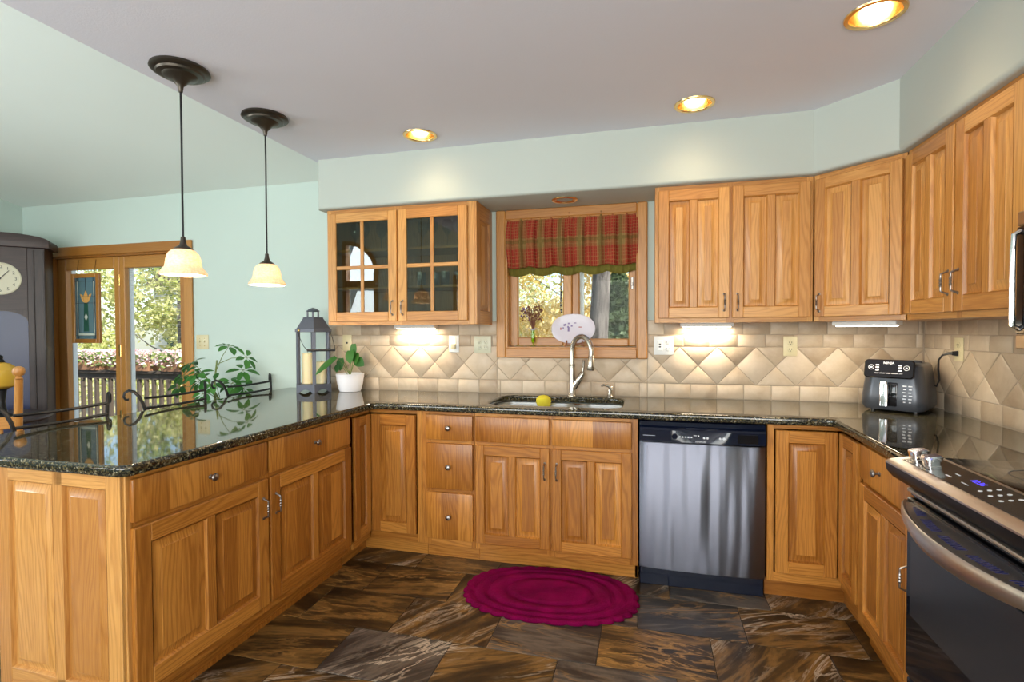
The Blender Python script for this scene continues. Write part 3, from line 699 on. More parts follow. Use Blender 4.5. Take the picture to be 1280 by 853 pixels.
def pull(parent, x, z, y, M=None, h=0.088):
    mb = MB(M); pts = []; r = []
    for k in range(17):
        a = k / 16; zz = z - h / 2 + h * a; d = 0.026 * min(1, math.sin(PI * min(max(a, 0.0), 1)) * 2.6) if 0 < a < 1 else 0
        pts.append((x, y - d, zz)); q = abs(a - 0.5)
        r.append(0.0036 + (0.0022 if k in (6, 8, 10) else 0) + (0.0016 if k in (0, 16) else 0))
    mb.tube(pts, r, 8)
    for s_ in (-1, 1): mb.lathe([(0.007, 0), (0.007, 0.003), (0.004, 0.005)], (x, y, z + s_ * h / 2), 12, 'y')
    return mb.build('handle', PEWTER, parent)
def carcass(parent, x0, x1, depth, z0, z1, mat, top=True, back=0.0):
    """box set 4 mm behind a face frame plane at y=-depth"""
    mb = MB(); t = 0.018
    mb.box(x0, -depth + 0.019, z0, x0 + t, back, z1, 0, 'z'); mb.box(x1 - t, -depth + 0.019, z0, x1, back, z1, 0, 'z')
    mb.box(x0 + t, -depth + 0.019, z0, x1 - t, back, z0 + t, 0, 'x'); 
    if top: mb.box(x0 + t, -depth + 0.019, z1 - t, x1 - t, back, z1, 0, 'x')
    mb.box(x0 + t, back - 0.008, z0 + t, x1 - t, back, z1 - t, 0, 'z')
    return mb.build('body', mat, parent, smooth=False)
def face_frame(parent, x0, x1, z0, z1, y, stiles, rails, mat):
    mb = MB()
    for (a, b) in stiles: mb.box(a, y, z0, b, y + 0.019, z1, 0.001, 'z')
    for (a, b) in rails: mb.box(x0 + 0.001, y + 0.0005, a, x1 - 0.001, y + 0.0185, b, 0, 'x')
    return mb.build('face_frame', mat, parent, smooth=False)
ZT, ZTOE, ZD0 = 0.876, 0.100, 0.140     # cabinet top, toe kick top, door bottom
DR0, DR1, DT = 0.713, 0.857, 0.695       # drawer bottom / top, door top
FD = 0.61
def toe(parent, x0, x1, y=-0.535, mat=None):
    mb = MB(); mb.box(x0, y, 0.0, x1, y + 0.016, ZTOE + 0.01, 0.002, 'x'); return mb.build('toe_kick', mat or OAK, parent)

# sink cabinet
c = thing('sink_cabinet', 'oak base cabinet under the sink with two false drawer fronts and two doors', 'cabinet', (0, 0, 0))
carcass(c, -0.9015, -0.006, FD, ZTOE, ZT, OAK, False)
face_frame(c, -0.9015, -0.006, ZTOE, ZT, -FD, [(-0.9015, -0.876), (-0.49, -0.439), (-0.050, -0.006)], [(ZTOE, 0.155), (0.682, 0.728), (0.843, ZT)], OAK)
for (a, b, hx) in ((-0.894, -0.471, -0.498), (-0.4585, -0.037, -0.432)):
    slab_front('false_drawer_front', c, a, b, DR0, DR1, -FD, OAK)
    d = door_front('door', c, a, b, ZD0, DT, -FD, OAK); pull(d, hx, 0.572, -FD - 0.020)
toe(c, -0.9015, -0.006)
mb = MB(); mb.box(-0.022, -0.535, 0.0, -0.006, -0.01, ZTOE + 0.004, 0, 'y'); mb.build('end_panel', OAK, c)
# drawer stack
c = thing('drawer_cabinet', 'narrow oak base cabinet with a stack of three drawers left of the sink doors', 'cabinet', (0, 0, 0))
carcass(c, -1.225, -0.9025, FD, ZTOE, ZT, OAK)
face_frame(c, -1.225, -0.9025, ZTOE, ZT, -FD, [(-1.225, -1.170), (-0.926, -0.9025)], [(ZTOE, 0.155), (0.405, 0.437), (0.685, 0.722), (0.843, ZT)], OAK)
for (a, b) in ((DR0, DR1), (0.431, 0.694), (ZD0, 0.410)):
    f_ = slab_front('drawer', c, -1.1935, -0.911, a, b, -FD, OAK); knob(f_, -1.052, (a + b) / 2, -FD - 0.020)
toe(c, -1.225, -0.9025)
# corner cabinet with folding two-piece door
PA = math.radians(1.0)
c = thing('corner_cabinet', 'oak inside-corner base cabinet with tall folding doors and no handle', 'cabinet', (0, 0, 0))
mb = MB()
mb.box(-2.20, -0.018, ZTOE, -1.226, 0.0, ZT, 0, 'x'); mb.box(-1.244, -0.590, ZTOE, -1.226, -0.018, ZT, 0, 'z'); mb.box(-2.20, -0.80, ZTOE, -2.182, -0.018, ZT, 0, 'z')
mb.prism([(-2.182, -0.80), (-1.588, -0.80), (-1.588, -0.590), (-1.244, -0.590), (-1.244, -0.018), (-2.182, -0.018)], 'z', ZTOE, ZTOE + 0.018); mb.prism([(-2.182, -0.80), (-1.588, -0.80), (-1.588, -0.590), (-1.244, -0.590), (-1.244, -0.018), (-2.182, -0.018)], 'z', ZT - 0.018, ZT)
mb.build('body', OAK, c, smooth=False)
mb = MB()
mb.box(-1.258, -FD, ZTOE, -1.226, -FD + 0.019, ZT, 0.001); mb.box(-1.560, -FD + 0.0005, ZTOE, -1.258, -FD + 0.0185, 0.145, 0, 'x'); mb.box(-1.560, -FD + 0.0005, 0.853, -1.258, -FD + 0.0185, ZT, 0, 'x')
mb.box(-1.588, -0.800, ZTOE, -1.567, -FD, 0.145, 0, 'y'); mb.box(-1.588, -0.800, 0.853, -1.567, -FD, ZT, 0, 'y')
mb.build('face_frame', OAK, c, smooth=False)
door_front('door', c, -1.545, -1.262, 0.150, 0.848, -FD, OAK, 1, 0.058)
door_front('door', c, 0.0, 0.165, 0.150, 0.848, 0, OAK, 1, 0.050, T((-1.567, -0.800, 0)) @ Matrix.Rotation(PI / 2 - math.radians(0.6), 4, 'Z'))
mb = MB(); mb.box(-1.64, -0.535, 0, -1.226, -0.519, ZTOE + 0.01, 0.002, 'x'); mb.box(-1.656, -0.80, 0, -1.640, -0.52, ZTOE + 0.01, 0.002, 'y'); mb.build('toe_kick', OAK, c)
# peninsula cabinet: local x runs along +y of the room, front faces +x
PL = 1.268
c = thing('peninsula_cabinet', 'long oak peninsula cabinet with two wide drawers over two doors and a panelled end', 'cabinet', (-1.594, -2.085, 0), PI / 2 - PA)
mb = MB()
mb.box(0.02, 0.015, ZTOE, PL, 0.60, ZTOE + 0.018, 0, 'x'); mb.box(0.02, 0.015, ZT - 0.02, PL, 0.60, ZT, 0, 'x'); mb.box(0.02, 0.582, 0.0, PL, 0.60, ZT, 0, 'z'); mb.box(PL - 0.018, 0.015, ZTOE, PL, 0.60, ZT); mb.build('body', OAK, c, smooth=False)
mb = MB()
for (a, b) in ((0.0, 0.036), (0.594, 0.650), (1.238, PL)): mb.box(a, 0.0, ZTOE, b, 0.019, ZT, 0.001)
for (a, b) in ((ZTOE, 0.155), (0.682, 0.728), (0.843, ZT)): mb.box(0.03, 0.0005, a, PL - 0.002, 0.0185, b, 0, 'x')
mb.build('face_frame', OAK, c, smooth=False)
for (a, b, hx) in ((0.014, 0.616, 0.586), (0.630, 1.250, 0.662)):
    f_ = slab_front('drawer', c, a, b, DR0, DR1, 0, OAK); knob(f_, (a + b) / 2, (DR0 + DR1) / 2, -0.020)
    d = door_front('door', c, a, b, ZD0, DT, 0, OAK, 2, 0.060); pull(d, hx, 0.572, -0.020)
mb = MB(); mb.box(0.0, 0.060, 0, PL, 0.076, ZTOE + 0.01, 0.002, 'x'); mb.box(0.0, 0.056, 0.0, PL, 0.060, 0.02); mb.build('toe_kick', OAK, c)
# panelled end (faces the camera): local -x side
mb = MB(Matrix.Rotation(-PI / 2, 4, 'Z'))      # end-local x -> cabinet depth direction
# in this frame: x = -(depth) , y = cabinet x
y_ = 0.0; x1 = 0.004; x0 = -0.60
st = [(-0.082, x1), (-0.325, -0.278), (x0, -0.540)]
for (a, b) in st: mb.box(a, y_, 0.0, b, 0.020, ZT, 0.0015)
mb.box(x0 + 0.06, y_, 0.820, -0.082, 0.020, ZT, 0.001, 'x'); mb.box(x0 + 0.06, y_, 0.0, -0.082, 0.020, 0.152, 0.001, 'x')
panel(mb, -0.278, -0.082, 0.152, 0.820, y_); panel(mb, -0.540, -0.325, 0.152, 0.820, y_)
mb.build('end_panel', OAK_LIT, c, ang=28)
# base cabinet in the right corner: folding door turning round the corner
RA = math.atan2(0.030, 0.79)
c = thing('corner_base_cabinet', 'oak corner base cabinet right of the dishwasher, door folding round towards the range', 'cabinet', (0, 0, 0))
mb = MB(); fp = [(0.614, 0.0), (0.614, -0.590), (0.950, -0.590), (0.940, -0.880), (1.53, -0.880), (1.53, 0.0)]
mb.prism(fp, 'z', ZTOE, ZTOE + 0.018); mb.prism(fp, 'z', ZT - 0.018, ZT); mb.box(0.614, -0.590, ZTOE, 0.632, 0, ZT); mb.box(0.632, -0.018, ZTOE, 1.53, 0.0, ZT); mb.box(1.512, -0.88, ZTOE, 1.53, -0.018, ZT)
mb.build('body', OAK, c, smooth=False)
mb = MB(); mb.box(0.612, -FD, ZTOE, 0.642, -FD + 0.019, ZT, 0.001); mb.box(0.642, -FD + 0.0005, ZTOE, 0.95, -FD + 0.0185, 0.145, 0, 'x'); mb.box(0.642, -FD + 0.0005, 0.853, 0.95, -FD + 0.0185, ZT, 0, 'x')
mb.box(0.936, -0.880, ZTOE, 0.955, -FD, 0.145, 0, 'y'); mb.box(0.936, -0.880, 0.853, 0.955, -FD, ZT, 0, 'y'); mb.build('face_frame', OAK, c, smooth=False)
door_front('door', c, 0.647, 0.914, 0.150, 0.848, -FD, OAK, 1, 0.056)
RM = T((0.936, -0.640, 0)) @ Matrix.Rotation(-PI / 2 - RA, 4, 'Z')
door_front('door', c, 0.0, 0.238, 0.150, 0.848, 0, OAK, 1, 0.052, RM)
mb = MB(); mb.box(0.612, -0.548, 0, 0.985, -0.532, ZTOE + 0.01, 0.002, 'x'); mb.box(0.970, -0.88, 0, 0.986, -0.548, ZTOE + 0.01, 0.002, 'y'); mb.build('toe_kick', OAK, c)
# right run base cabinet with a drawer and a door
c = thing('range_side_cabinet', 'oak base cabinet with one drawer over one door beside the range', 'cabinet', (0.936, -0.640, 0), -PI / 2 - RA)
mb = MB(); mb.box(0.262, 0.02, ZTOE, 0.276, 0.55, ZT); mb.box(0.765, 0.02, 0, 0.783, 0.55, ZT); mb.box(0.276, 0.02, ZTOE, 0.765, 0.55, ZTOE + 0.018, 0, 'x'); mb.box(0.276, 0.02, ZT - 0.018, 0.765, 0.55, ZT, 0, 'x'); mb.box(0.276, 0.54, ZTOE, 0.765, 0.55, ZT); mb.build('body', OAK, c, smooth=False)
mb = MB(); mb.box(0.245, 0, ZTOE, 0.285, 0.019, ZT, 0.001); mb.box(0.750, 0, ZTOE, 0.783, 0.019, ZT, 0.001)
for (a, b) in ((ZTOE, 0.155), (0.682, 0.728), (0.843, ZT)): mb.box(0.28, 0.0005, a, 0.755, 0.0185, b, 0, 'x')
mb.build('face_frame', OAK, c, smooth=False)
f_ = slab_front('drawer', c, 0.272, 0.770, DR0, DR1, 0, OAK); knob(f_, 0.485, 0.785, -0.020)
d = door_front('door', c, 0.272, 0.770, ZD0 - 0.03, DT, 0, OAK, 2, 0.055); pull(d, 0.742, 0.50, -0.020)
mb = MB(); mb.box(0.245, 0.030, 0, 0.783, 0.046, ZTOE + 0.01, 0.002, 'x'); mb.build('toe_kick', OAK, c)

# wall cabinets --------------------------------------------------------
UZ0, UZ1, UD0, UD1 = 1.378, 2.140, 1.402, 2.113
def upper(name, label, x0, x1, doors, loc=(0, 0, 0), rz=0, depth=0.33, hz=1.50, ends=(0.03, 0.03)):
    c = thing(name, label, 'cabinet', loc, rz); carcass(c, x0, x1, depth, UZ0, UZ1, OAK_LIT)
    cs = [(x0, x0 + ends[0])] + [(a[1] - 0.012, b[0] + 0.012) for a, b in zip(doors, doors[1:])] + [(x1 - ends[1], x1)]
    face_frame(c, x0, x1, UZ0, UZ1, -depth, cs, [(UZ0, UD0 + 0.012), (UD1 - 0.012, UZ1)], OAK_LIT)
    for (a, b, hx) in doors:
        d = door_front('door', c, a, b, UD0, UD1, -depth, OAK_LIT, 2, 0.056); pull(d, hx, hz, -depth - 0.020)
    return c
upper('double_wall_cabinet', 'oak wall cabinet with two doors between the window and the corner cabinet', 0.083, 0.884, [(0.101, 0.472, 0.446), (0.487, 0.868, 0.513)], hz=1.487)
c = upper('range_side_wall_cabinet', 'oak wall cabinet with two tall doors left of the microwave', 0.0, 0.800, [(0.026, 0.400, 0.372), (0.412, 0.788, 0.440)], (XR, -0.640, 0), -PI / 2, depth=XR - 1.184, hz=1.515)
# diagonal corner cabinet
c = thing('diagonal_wall_cabinet', 'oak wall cabinet set diagonally across the corner with a single door', 'cabinet', (0, 0, 0))
mb = MB(); fp = [(0.890, -0.002), (0.890, -0.330), (1.184, -0.628), (XR, -0.628), (XR, -0.002)]
mb.prism(fp, 'z', UZ0, UZ0 + 0.018); mb.prism(fp, 'z', UZ1 - 0.018, UZ1); mb.box(0.890, -0.33, UZ0, 0.902, -0.002, UZ1); mb.box(1.184, -0.628, UZ0, XR, -0.616, UZ1); mb.build('body', OAK_LIT, c, smooth=False)
dx, dy = 0.296, -0.298; L = math.hypot(dx, dy); DM = T((0.888, -0.334, 0)) @ Matrix.Rotation(math.atan2(dy, dx), 4, 'Z')
mb = MB(DM)
for (a, b) in ((0.0, 0.028), (L - 0.022, L)): mb.box(a, -0.002, UZ0, b, 0.017, UZ1, 0.001)
mb.box(0.02, -0.001, UZ0, L - 0.02, 0.016, UD0 + 0.012, 0, 'x'); mb.box(0.02, -0.001, UD1 - 0.012, L - 0.02, 0.016, UZ1, 0, 'x'); mb.build('face_frame', OAK_LIT, c, smooth=False)
d = door_front('door', c, 0.016, L - 0.012, UD0, UD1, -0.002, OAK_LIT, 2, 0.050, DM); pull(d, 0.040, 1.475, -0.022, DM)
# glass-door cabinet
c = thing('glass_door_cabinet', 'oak wall cabinet with two four-pane glass doors left of the window', 'cabinet', (0, 0, 0))
x0, x1 = -2.030, -0.994; carcass(c, x0, x1, 0.33, UZ0, UZ1, OAK_LIT)
face_frame(c, x0, x1, UZ0, UZ1, -0.33, [(x0, x0 + 0.030), (-1.535, -1.487), (x1 - 0.045, x1)], [(UZ0, UD0 + 0.012), (UD1 - 0.012, UZ1)], OAK_LIT)
for (a, b, hx) in ((-2.014, -1.515, -1.545), (-1.506, -1.036, -1.474)):
    mb = MB(); sw = 0.060; y, yf = -0.33, -0.350
    mb.box(a, yf, UD0, a + sw, y, UD1, 0.003); mb.box(b - sw, yf, UD0, b, y, UD1, 0.003); mb.box(a + sw, yf, UD1 - sw, b - sw, y, UD1, 0.003, 'x'); mb.box(a + sw, yf, UD0, b - sw, y, UD0 + sw, 0.003, 'x')
    xm = (a + b) / 2; zm = (UD0 + UD1) / 2 - 0.003
    mb.box(xm - 0.012, yf + 0.003, UD0 + sw, xm + 0.012, y - 0.003, UD1 - sw, 0.003); mb.box(a + sw, yf + 0.0035, zm - 0.012, b - sw, y - 0.0035, zm + 0.012, 0.003, 'x')
    d = mb.build('door', OAK_LIT, c); g = MB(); g.box(a + sw - 0.004, -0.341, UD0 + sw - 0.004, b - sw + 0.004, -0.338, UD1 - sw + 0.004); g.build('pane', CABG, d)
    pull(d, hx, 1.487, yf)
for z in (1.615, 1.865):
    mb = MB(); mb.box(x0 + 0.019, -0.29, z, x1 - 0.019, -0.009, z + 0.018, 0.002, 'x'); mb.build('shelf', OAK_LIT, c)
mb = MB(Matrix.Rotation(PI / 2, 4, 'Z')); M_ = T((x1 + 0.0005, -0.33, 0)) @ Matrix.Rotation(PI / 2, 4, 'Z'); mb = MB(M_)
e = 0.014
mb.box(0.0, -e, UZ0, 0.062, 0, UZ1, 0.001); mb.box(0.268, -e, UZ0, 0.328, 0, UZ1, 0.001); mb.box(0.062, -e, UZ1 - 0.095, 0.268, 0, UZ1, 0.001, 'x'); mb.box(0.062, -e, UZ0, 0.268, 0, UZ0 + 0.085, 0.001, 'x'); panel(mb, 0.062, 0.268, UZ0 + 0.085, UZ1 - 0.095, -e)
mb.build('side_panel', OAK_LIT, c, ang=28)
# stemware on its shelves
def stemware(name, prof, label, x, y, z, group):
    mb = MB(); mb.lathe(prof, (0, 0, 0), 16, cap1=False); o = mb.build(name, STEMG); o.location = (x, y, z); return tag(o, label, 'glass', group)
wine = [(0.032, 0), (0.031, 0.002), (0.006, 0.006), (0.0035, 0.02), (0.0035, 0.085), (0.012, 0.095), (0.033, 0.125), (0.036, 0.15), (0.030, 0.19)]
tumb = [(0.026, 0), (0.028, 0.004), (0.032, 0.10), (0.030, 0.10), (0.026, 0.006)]
sw0 = None
def place(proto, x, y, z, label):
    o = proto.copy(); COL.objects.link(o); o.location = (x, y, z); o['label'] = label; return o
LW = 'clear stemmed wine glass standing on the upper shelf behind the glass doors'
LT = 'clear straight tumbler standing on the lower shelf behind the glass doors'
w0 = stemware('wine_glass', wine, LW, -1.42, -0.15, 1.883, 'wine glasses behind the glass doors'); t0 = stemware('tumbler', tumb, LT, -1.43, -0.16, 1.633, 'tumblers behind the glass doors')
for k in range(1, 5): place(w0, -1.42 + 0.088 * k, -0.15 - 0.04 * (k % 2), 1.883, LW)
for k in range(1, 5): place(t0, -1.43 + 0.085 * k, -0.16 + 0.04 * (k % 2), 1.633, LT)
for k in range(4): place(w0, -1.93 + 0.1 * k, -0.15 - 0.05 * (k % 2), 1.883, LW)

# ================================================================== COUNTERTOP + SINK
def arcpts(cx, cy, r, a0, a1, n=8): return [(cx + r * math.cos(math.radians(a0 + (a1 - a0) * k / n)), cy + r * math.sin(math.radians(a0 + (a1 - a0) * k / n))) for k in range(n + 1)]
outer = [(-2.585, -0.012), (-2.585, -2.125)] + arcpts(-1.585, -2.085, 0.040, 270, 358, 6) + arcpts(-1.490, -0.680, 0.030, 178, 90, 5) + arcpts(0.858, -0.680, 0.030, 90, -2, 5) + [(0.862, -1.425), (1.524, -1.425), (1.524, -0.012)]
SX0, SX1, SY0, SY1 = -0.865, -0.095, -0.535, -0.105
hole = arcpts(SX1 - 0.09, SY1 - 0.09, 0.09, 0, 90) + arcpts(SX0 + 0.09, SY1 - 0.09, 0.09, 90, 180) + arcpts(SX0 + 0.09, SY0 + 0.09, 0.09, 180, 270) + arcpts(SX1 - 0.09, SY0 + 0.09, 0.09, 270, 360)
ct = curve_slab('countertop', outer, [hole], 0.8765, 0.914, 0.011, GRAN)
tag(ct, 'polished dark speckled granite worktop running round the peninsula, sink and corner', 'countertop')
c = thing('kitchen_sink', 'undermount stainless steel sink with two bowls below the window', 'sink', (0, 0, 0))
for (a, b) in ((SX0 - 0.012, -0.395), (-0.375, SX1 + 0.012)):
    mb = MB(); cx, hx, cy, hy = (a + b) / 2, (b - a) / 2, (SY0 + SY1) / 2, (SY1 - SY0) / 2 + 0.012
    mb.loft([rrect(cx, cy, hx + 0.004, hy + 0.004, 0.09, 0.872), rrect(cx, cy, hx, hy, 0.085, 0.868), rrect(cx, cy, hx - 0.006, hy - 0.006, 0.08, 0.72), rrect(cx, cy, hx - 0.03, hy - 0.03, 0.06, 0.695), rrect(cx, cy, 0.05, 0.05, 0.049, 0.690)], cap0=False)
    bw = mb.build('bowl', SINKS, c); mb = MB(); mb.lathe([(0.042, 0), (0.042, 0.003), (0.034, 0.004), (0.030, 0.001)], (cx, cy, 0.690), 20); mb.build('drain', CHROME, bw)
mb = MB(); mb.box(-0.400, SY0 + 0.02, 0.84, -0.370, SY1 - 0.02, 0.871, 0.010, seg=3); mb.build('divider', SINKS, c)
# scrub sponge lying in the left bowl
mb = MB(); mb.lathe([(0.005, -0.05), (0.045, -0.035), (0.056, 0.0), (0.050, 0.025), (0.030, 0.042), (0.004, 0.048)], (0, 0, 0), 22)
sp_ = mb.build('scrub_sponge', SPONGE); sp_.location = (-0.595, -0.162, 0.888); sp_.scale = (0.88, 0.88, 0.85); tag(sp_, 'round yellow scrub sponge on the back of the left sink bowl', 'sponge')
mb = MB(); mb.lathe([(0.022, 0), (0.016, 0.004), (0.006, 0.008), (0.006, 0.035)], (0, 0.075, 0.0), 14, 'y'); mb.build('suction_cup', WHITEP, sp_)
# faucet
c = thing('faucet', 'brushed nickel gooseneck faucet with side lever behind the sink', 'faucet', (-0.428, -0.062, 0.914))
mb = MB(); mb.lathe([(0.028, 0), (0.028, 0.004), (0.024, 0.010), (0.021, 0.05), (0.019, 0.11), (0.018, 0.185), (0.0215, 0.187), (0.0215, 0.194), (0.018, 0.196), (0.0215, 0.199), (0.0215, 0.205), (0.0165, 0.207)], (0, 0, 0), 24); mb.build('body', NICKEL, c)
d = Vector((0.80, -0.60, 0)).normalized(); R_ = 0.084; pts = [(0, 0, 0.205), (0, 0, 0.25)]; zc = 0.285
for k in range(0, 15):
    a = PI - (PI * 1.06) * k / 14; pts.append((d.x * R_ * (1 + math.cos(a)), d.y * R_ * (1 + math.cos(a)), zc + R_ * math.sin(a) * 1.18))
mb = MB(); mb.tube(pts, [0.0165] * 8 + [0.0160] * (len(pts) - 8), 16); mb.build('spout', NICKEL, c)
e_ = Vector(pts[-1]); dn = (e_ - Vector(pts[-2])).normalized(); mb = MB()
mb.tube([e_ - dn * 0.005, e_ + dn * 0.008, e_ + dn * 0.010, e_ + dn * 0.055, e_ + dn * 0.085, e_ + dn * 0.092], [0.0165, 0.0175, 0.019, 0.021, 0.025, 0.022], 18); mb.build('spray_head', NICKEL, c)
mb = MB(); mb.tube([(0.012, -0.004, 0.055), (0.040, -0.010, 0.100), (0.070, -0.016, 0.148), (0.076, -0.017, 0.160)], [0.020, 0.021, 0.019, 0.010], 16); mb.tube([(0.070, -0.016, 0.150), (0.076, -0.018, 0.19), (0.080, -0.022, 0.235)], [0.009, 0.0065, 0.0095], 12); mb.build('lever', NICKEL, c)
# soap dispenser
c = thing('soap_dispenser', 'small brushed nickel soap dispenser right of the faucet', 'soap dispenser', (-0.188, -0.062, 0.914))
mb = MB(); mb.lathe([(0.022, 0), (0.022, 0.003), (0.017, 0.010), (0.012, 0.030), (0.014, 0.045), (0.011, 0.052)], (0, 0, 0), 20); mb.build('body', NICKEL, c)
mb = MB(); mb.tube([(0.012, 0, 0.048), (0.006, 0, 0.062), (-0.010, -0.006, 0.072), (-0.038, -0.018, 0.078), (-0.052, -0.024, 0.070)], [0.011, 0.012, 0.009, 0.007, 0.006], 12); mb.build('nozzle', NICKEL, c)

# ================================================================== DISHWASHER
c = thing('dishwasher', 'stainless steel dishwasher with a blue-black control panel', 'dishwasher', (0, 0, 0))
mb = MB(); mb.box(0.004, -0.565, 0.09, 0.604, -0.02, 0.868); mb.build('body', BLACKP, c, smooth=False)
mb = MB(); n = 16; rings = []
for (z, o) in ((0.102, 0.012), (0.106, 0.002), (0.112, 0), (0.755, 0), (0.760, 0.003), (0.7625, 0.012)):
    rings.append([(0.003, -0.568, z)] + [(0.003 + 0.598 * k / n, -0.628 + o - 0.010 * math.sin(PI * k / n) + (0.008 if k in (0, n) else 0), z) for k in range(n + 1)] + [(0.601, -0.568, z)])
mb.loft(rings); mb.build('door', STEEL, c, ang=40)
mb = MB(); rings = []
prof = [(-0.568, 0.7640), (-0.628, 0.7640), (-0.639, 0.770), (-0.640, 0.828), (-0.634, 0.838), (-0.622, 0.842), (-0.618, 0.846), (-0.618, 0.866), (-0.610, 0.870), (-0.568, 0.870)]
for k in range(n + 1):
    x = 0.003 + 0.598 * k / n; b = 0.010 * math.sin(PI * k / n); q = max(0, 1 - ((k - n * 0.5) / (n * 0.2)) ** 2)
    rings.append([(x, p - (b if p < -0.6 else 0) + (0.016 * q if 3 <= i <= 4 else 0), z - (0.010 * q if i in (3, 4) else 0)) for i, (p, z) in enumerate(prof)])
mb.loft(rings); cp = mb.build('control_panel', BLUEBLK, c, ang=30)
fy = lambda x: -0.6405 - 0.010 * math.sin(PI * (x - 0.003) / 0.598) - 0.0004
text('lettering', 'KENMORE', 0.011, T((0.30, fy(0.30), 0.777)) @ RX90, PRINT, cp)
def mark(fn, parent, name='marking'): mb = MB(); fn(mb); return mb.build(name, PRINT, parent, smooth=False)
for (xa, za, xb, zb) in [(0.195 + 0.014 * k, 0.795, 0.203 + 0.014 * k, 0.801) for k in range(5)] + [(0.02, 0.797, 0.085, 0.7985), (0.528, 0.783, 0.540, 0.7855), (0.265, 0.806, 0.280, 0.809), (0.285, 0.803, 0.292, 0.810)]: mark(lambda m: m.box(xa, fy((xa + xb) / 2), za, xb, fy((xa + xb) / 2) + 0.002, zb), cp)
for x in (0.315, 0.331, 0.390): mark(lambda m: m.lathe([(0.0055, 0), (0.0055, 0.001)], (x, fy(x) + 0.001, 0.797), 12, 'y'), cp)
mark(lambda m: m.prism([(0.400, 0.797), (0.408, 0.805), (0.416, 0.797), (0.408, 0.789)], 'y', fy(0.4), fy(0.4) + 0.002), cp)
mb = MB(); mb.lathe([(0.014, 0), (0.014, 0.010), (0.011, 0.013)], (0.175, fy(0.175) + 0.002, 0.800), 18, 'y'); mb.build('knob', BLUEBLK, cp)
mb = MB(); mb.box(0.470, fy(0.5), 0.776, 0.565, fy(0.5) + 0.004, 0.822, 0.002); mb.build('display', BLACKG, cp)
mb = MB(); mb.box(0.004, -0.585, 0.0, 0.602, -0.570, 0.100, 0.003); mb.build('toe_kick', BLUEBLK, c)

# ================================================================== RANGE
RY0, RY1 = -1.430, -2.190
c = thing('range', 'black and stainless slide-in electric range with front touch controls', 'range', (0, 0, 0))
mb = MB(); mb.box(0.880, RY1, 0.03, 1.515, RY0 - 0.002, 0.895, 0.003); mb.build('body', BLACKP, c, smooth=False)
mb = MB(); mb.box(0.962, RY1 - 0.006, 0.916, 1.524, RY0 + 0.006, 0.9235, 0.003, seg=2); ck = mb.build('cooktop', BLACKG, c)
mb = MB()
BPR = pmat('burner_print', (0.06, 0.06, 0.065), 0.3)
for (x, y, r) in ((1.12, -1.63, 0.09), (1.38, -1.62, 0.075), (1.12, -2.00, 0.075), (1.38, -2.0, 0.10)):
    mb = MB(); mb.lathe([(r, 0), (r, 0.0003), (r - 0.003, 0.0003), (r - 0.003, 0)], (x, y, 0.9236), 40, cap0=False, cap1=False); mb.build('burner_ring', BPR, ck)
# control console: stainless lip around a dark glass panel, sloping to the front
cs_ = [(0.962, 0.920), (0.935, 0.934), (0.812, 0.915), (0.797, 0.907), (0.797, 0.902), (0.815, 0.895), (0.880, 0.858), (0.962, 0.900)]
mb = MB(); mb.prism(cs_, 'y', RY1, RY0); con = mb.build('console', STEELP, c)
sl = math.atan2(0.934 - 0.915, 0.935 - 0.812)
CM = T((0.812, RY0, 0.915)) @ Matrix.Rotation(-sl, 4, 'Y')   # x up the slope, y along the range, z out of the face
mb = MB(); mb.box(0.020, -0.030, 0.0, 0.112, -0.725, 0.0025, 0.001, M=CM); gp = mb.build('touch_panel', pmat('touch_glass', (0.05, 0.045, 0.04), 0.12), con)
mb = MB(); mb.prism([(0.7965, 0.9018), (0.800, 0.878), (0.818, 0.856), (0.850, 0.842), (0.868, 0.842), (0.868, 0.862), (0.815, 0.8945)], 'y', RY1 + 0.001, RY0 - 0.001); mb.build('apron', APRON, con)
for (a, b) in ((0.040, -0.055), (0.040, -0.135), (0.040, -0.66), (0.040, -0.72)):
    mb = MB(); mb.box(a, b - 0.022, 0.0, a + 0.030, b + 0.022, 0.008, 0.002, M=CM); mb.loft([[tuple(CM @ Vector((p[0], p[1], p[2]))) for p in rrect(a + 0.015 + o, b, hx, 0.021, 0.006, z, 3)] for (o, hx, z) in ((0, 0.018, 0.008), (0, 0.018, 0.016), (0.004, 0.023, 0.030), (0.005, 0.021, 0.034))]); k_ = mb.build('knob', CHROME, con)
    mb = MB(); mb.loft([[tuple(CM @ Vector((p[0], p[1], p[2]))) for p in rrect(a + 0.020, b, 0.018, 0.017, 0.004, z, 3)] for z in (0.0335, 0.0348)]); mb.build('knob_cap', pmat('knob_face', (0.16, 0.15, 0.22), 0.2, 0.7) if 'knob_face' not in MATS else MATS['knob_face'], k_)
for k in range(9): mark(lambda m: m.lathe([(0.005, 0), (0.005, 0.0008)], (0, 0, 0), 10, M=CM @ T((0.048 + 0.020 * (k % 3), -0.38 - 0.040 * (k // 3), 0.0025))), gp)
for (a, b, c_, d_) in ((0.045, -0.225, 0.050, -0.25), (0.070, -0.225, 0.074, -0.245), (0.046, -0.30, 0.049, -0.33)): mark(lambda m: m.box(a, b, 0.0025, c_, d_, 0.0030, M=CM), gp)
text('clock_digits', '12:36', 0.024, CM @ T((0.078, -0.315, 0.0027)) @ Matrix.Rotation(-PI / 2, 4, 'Z'), LED, gp)
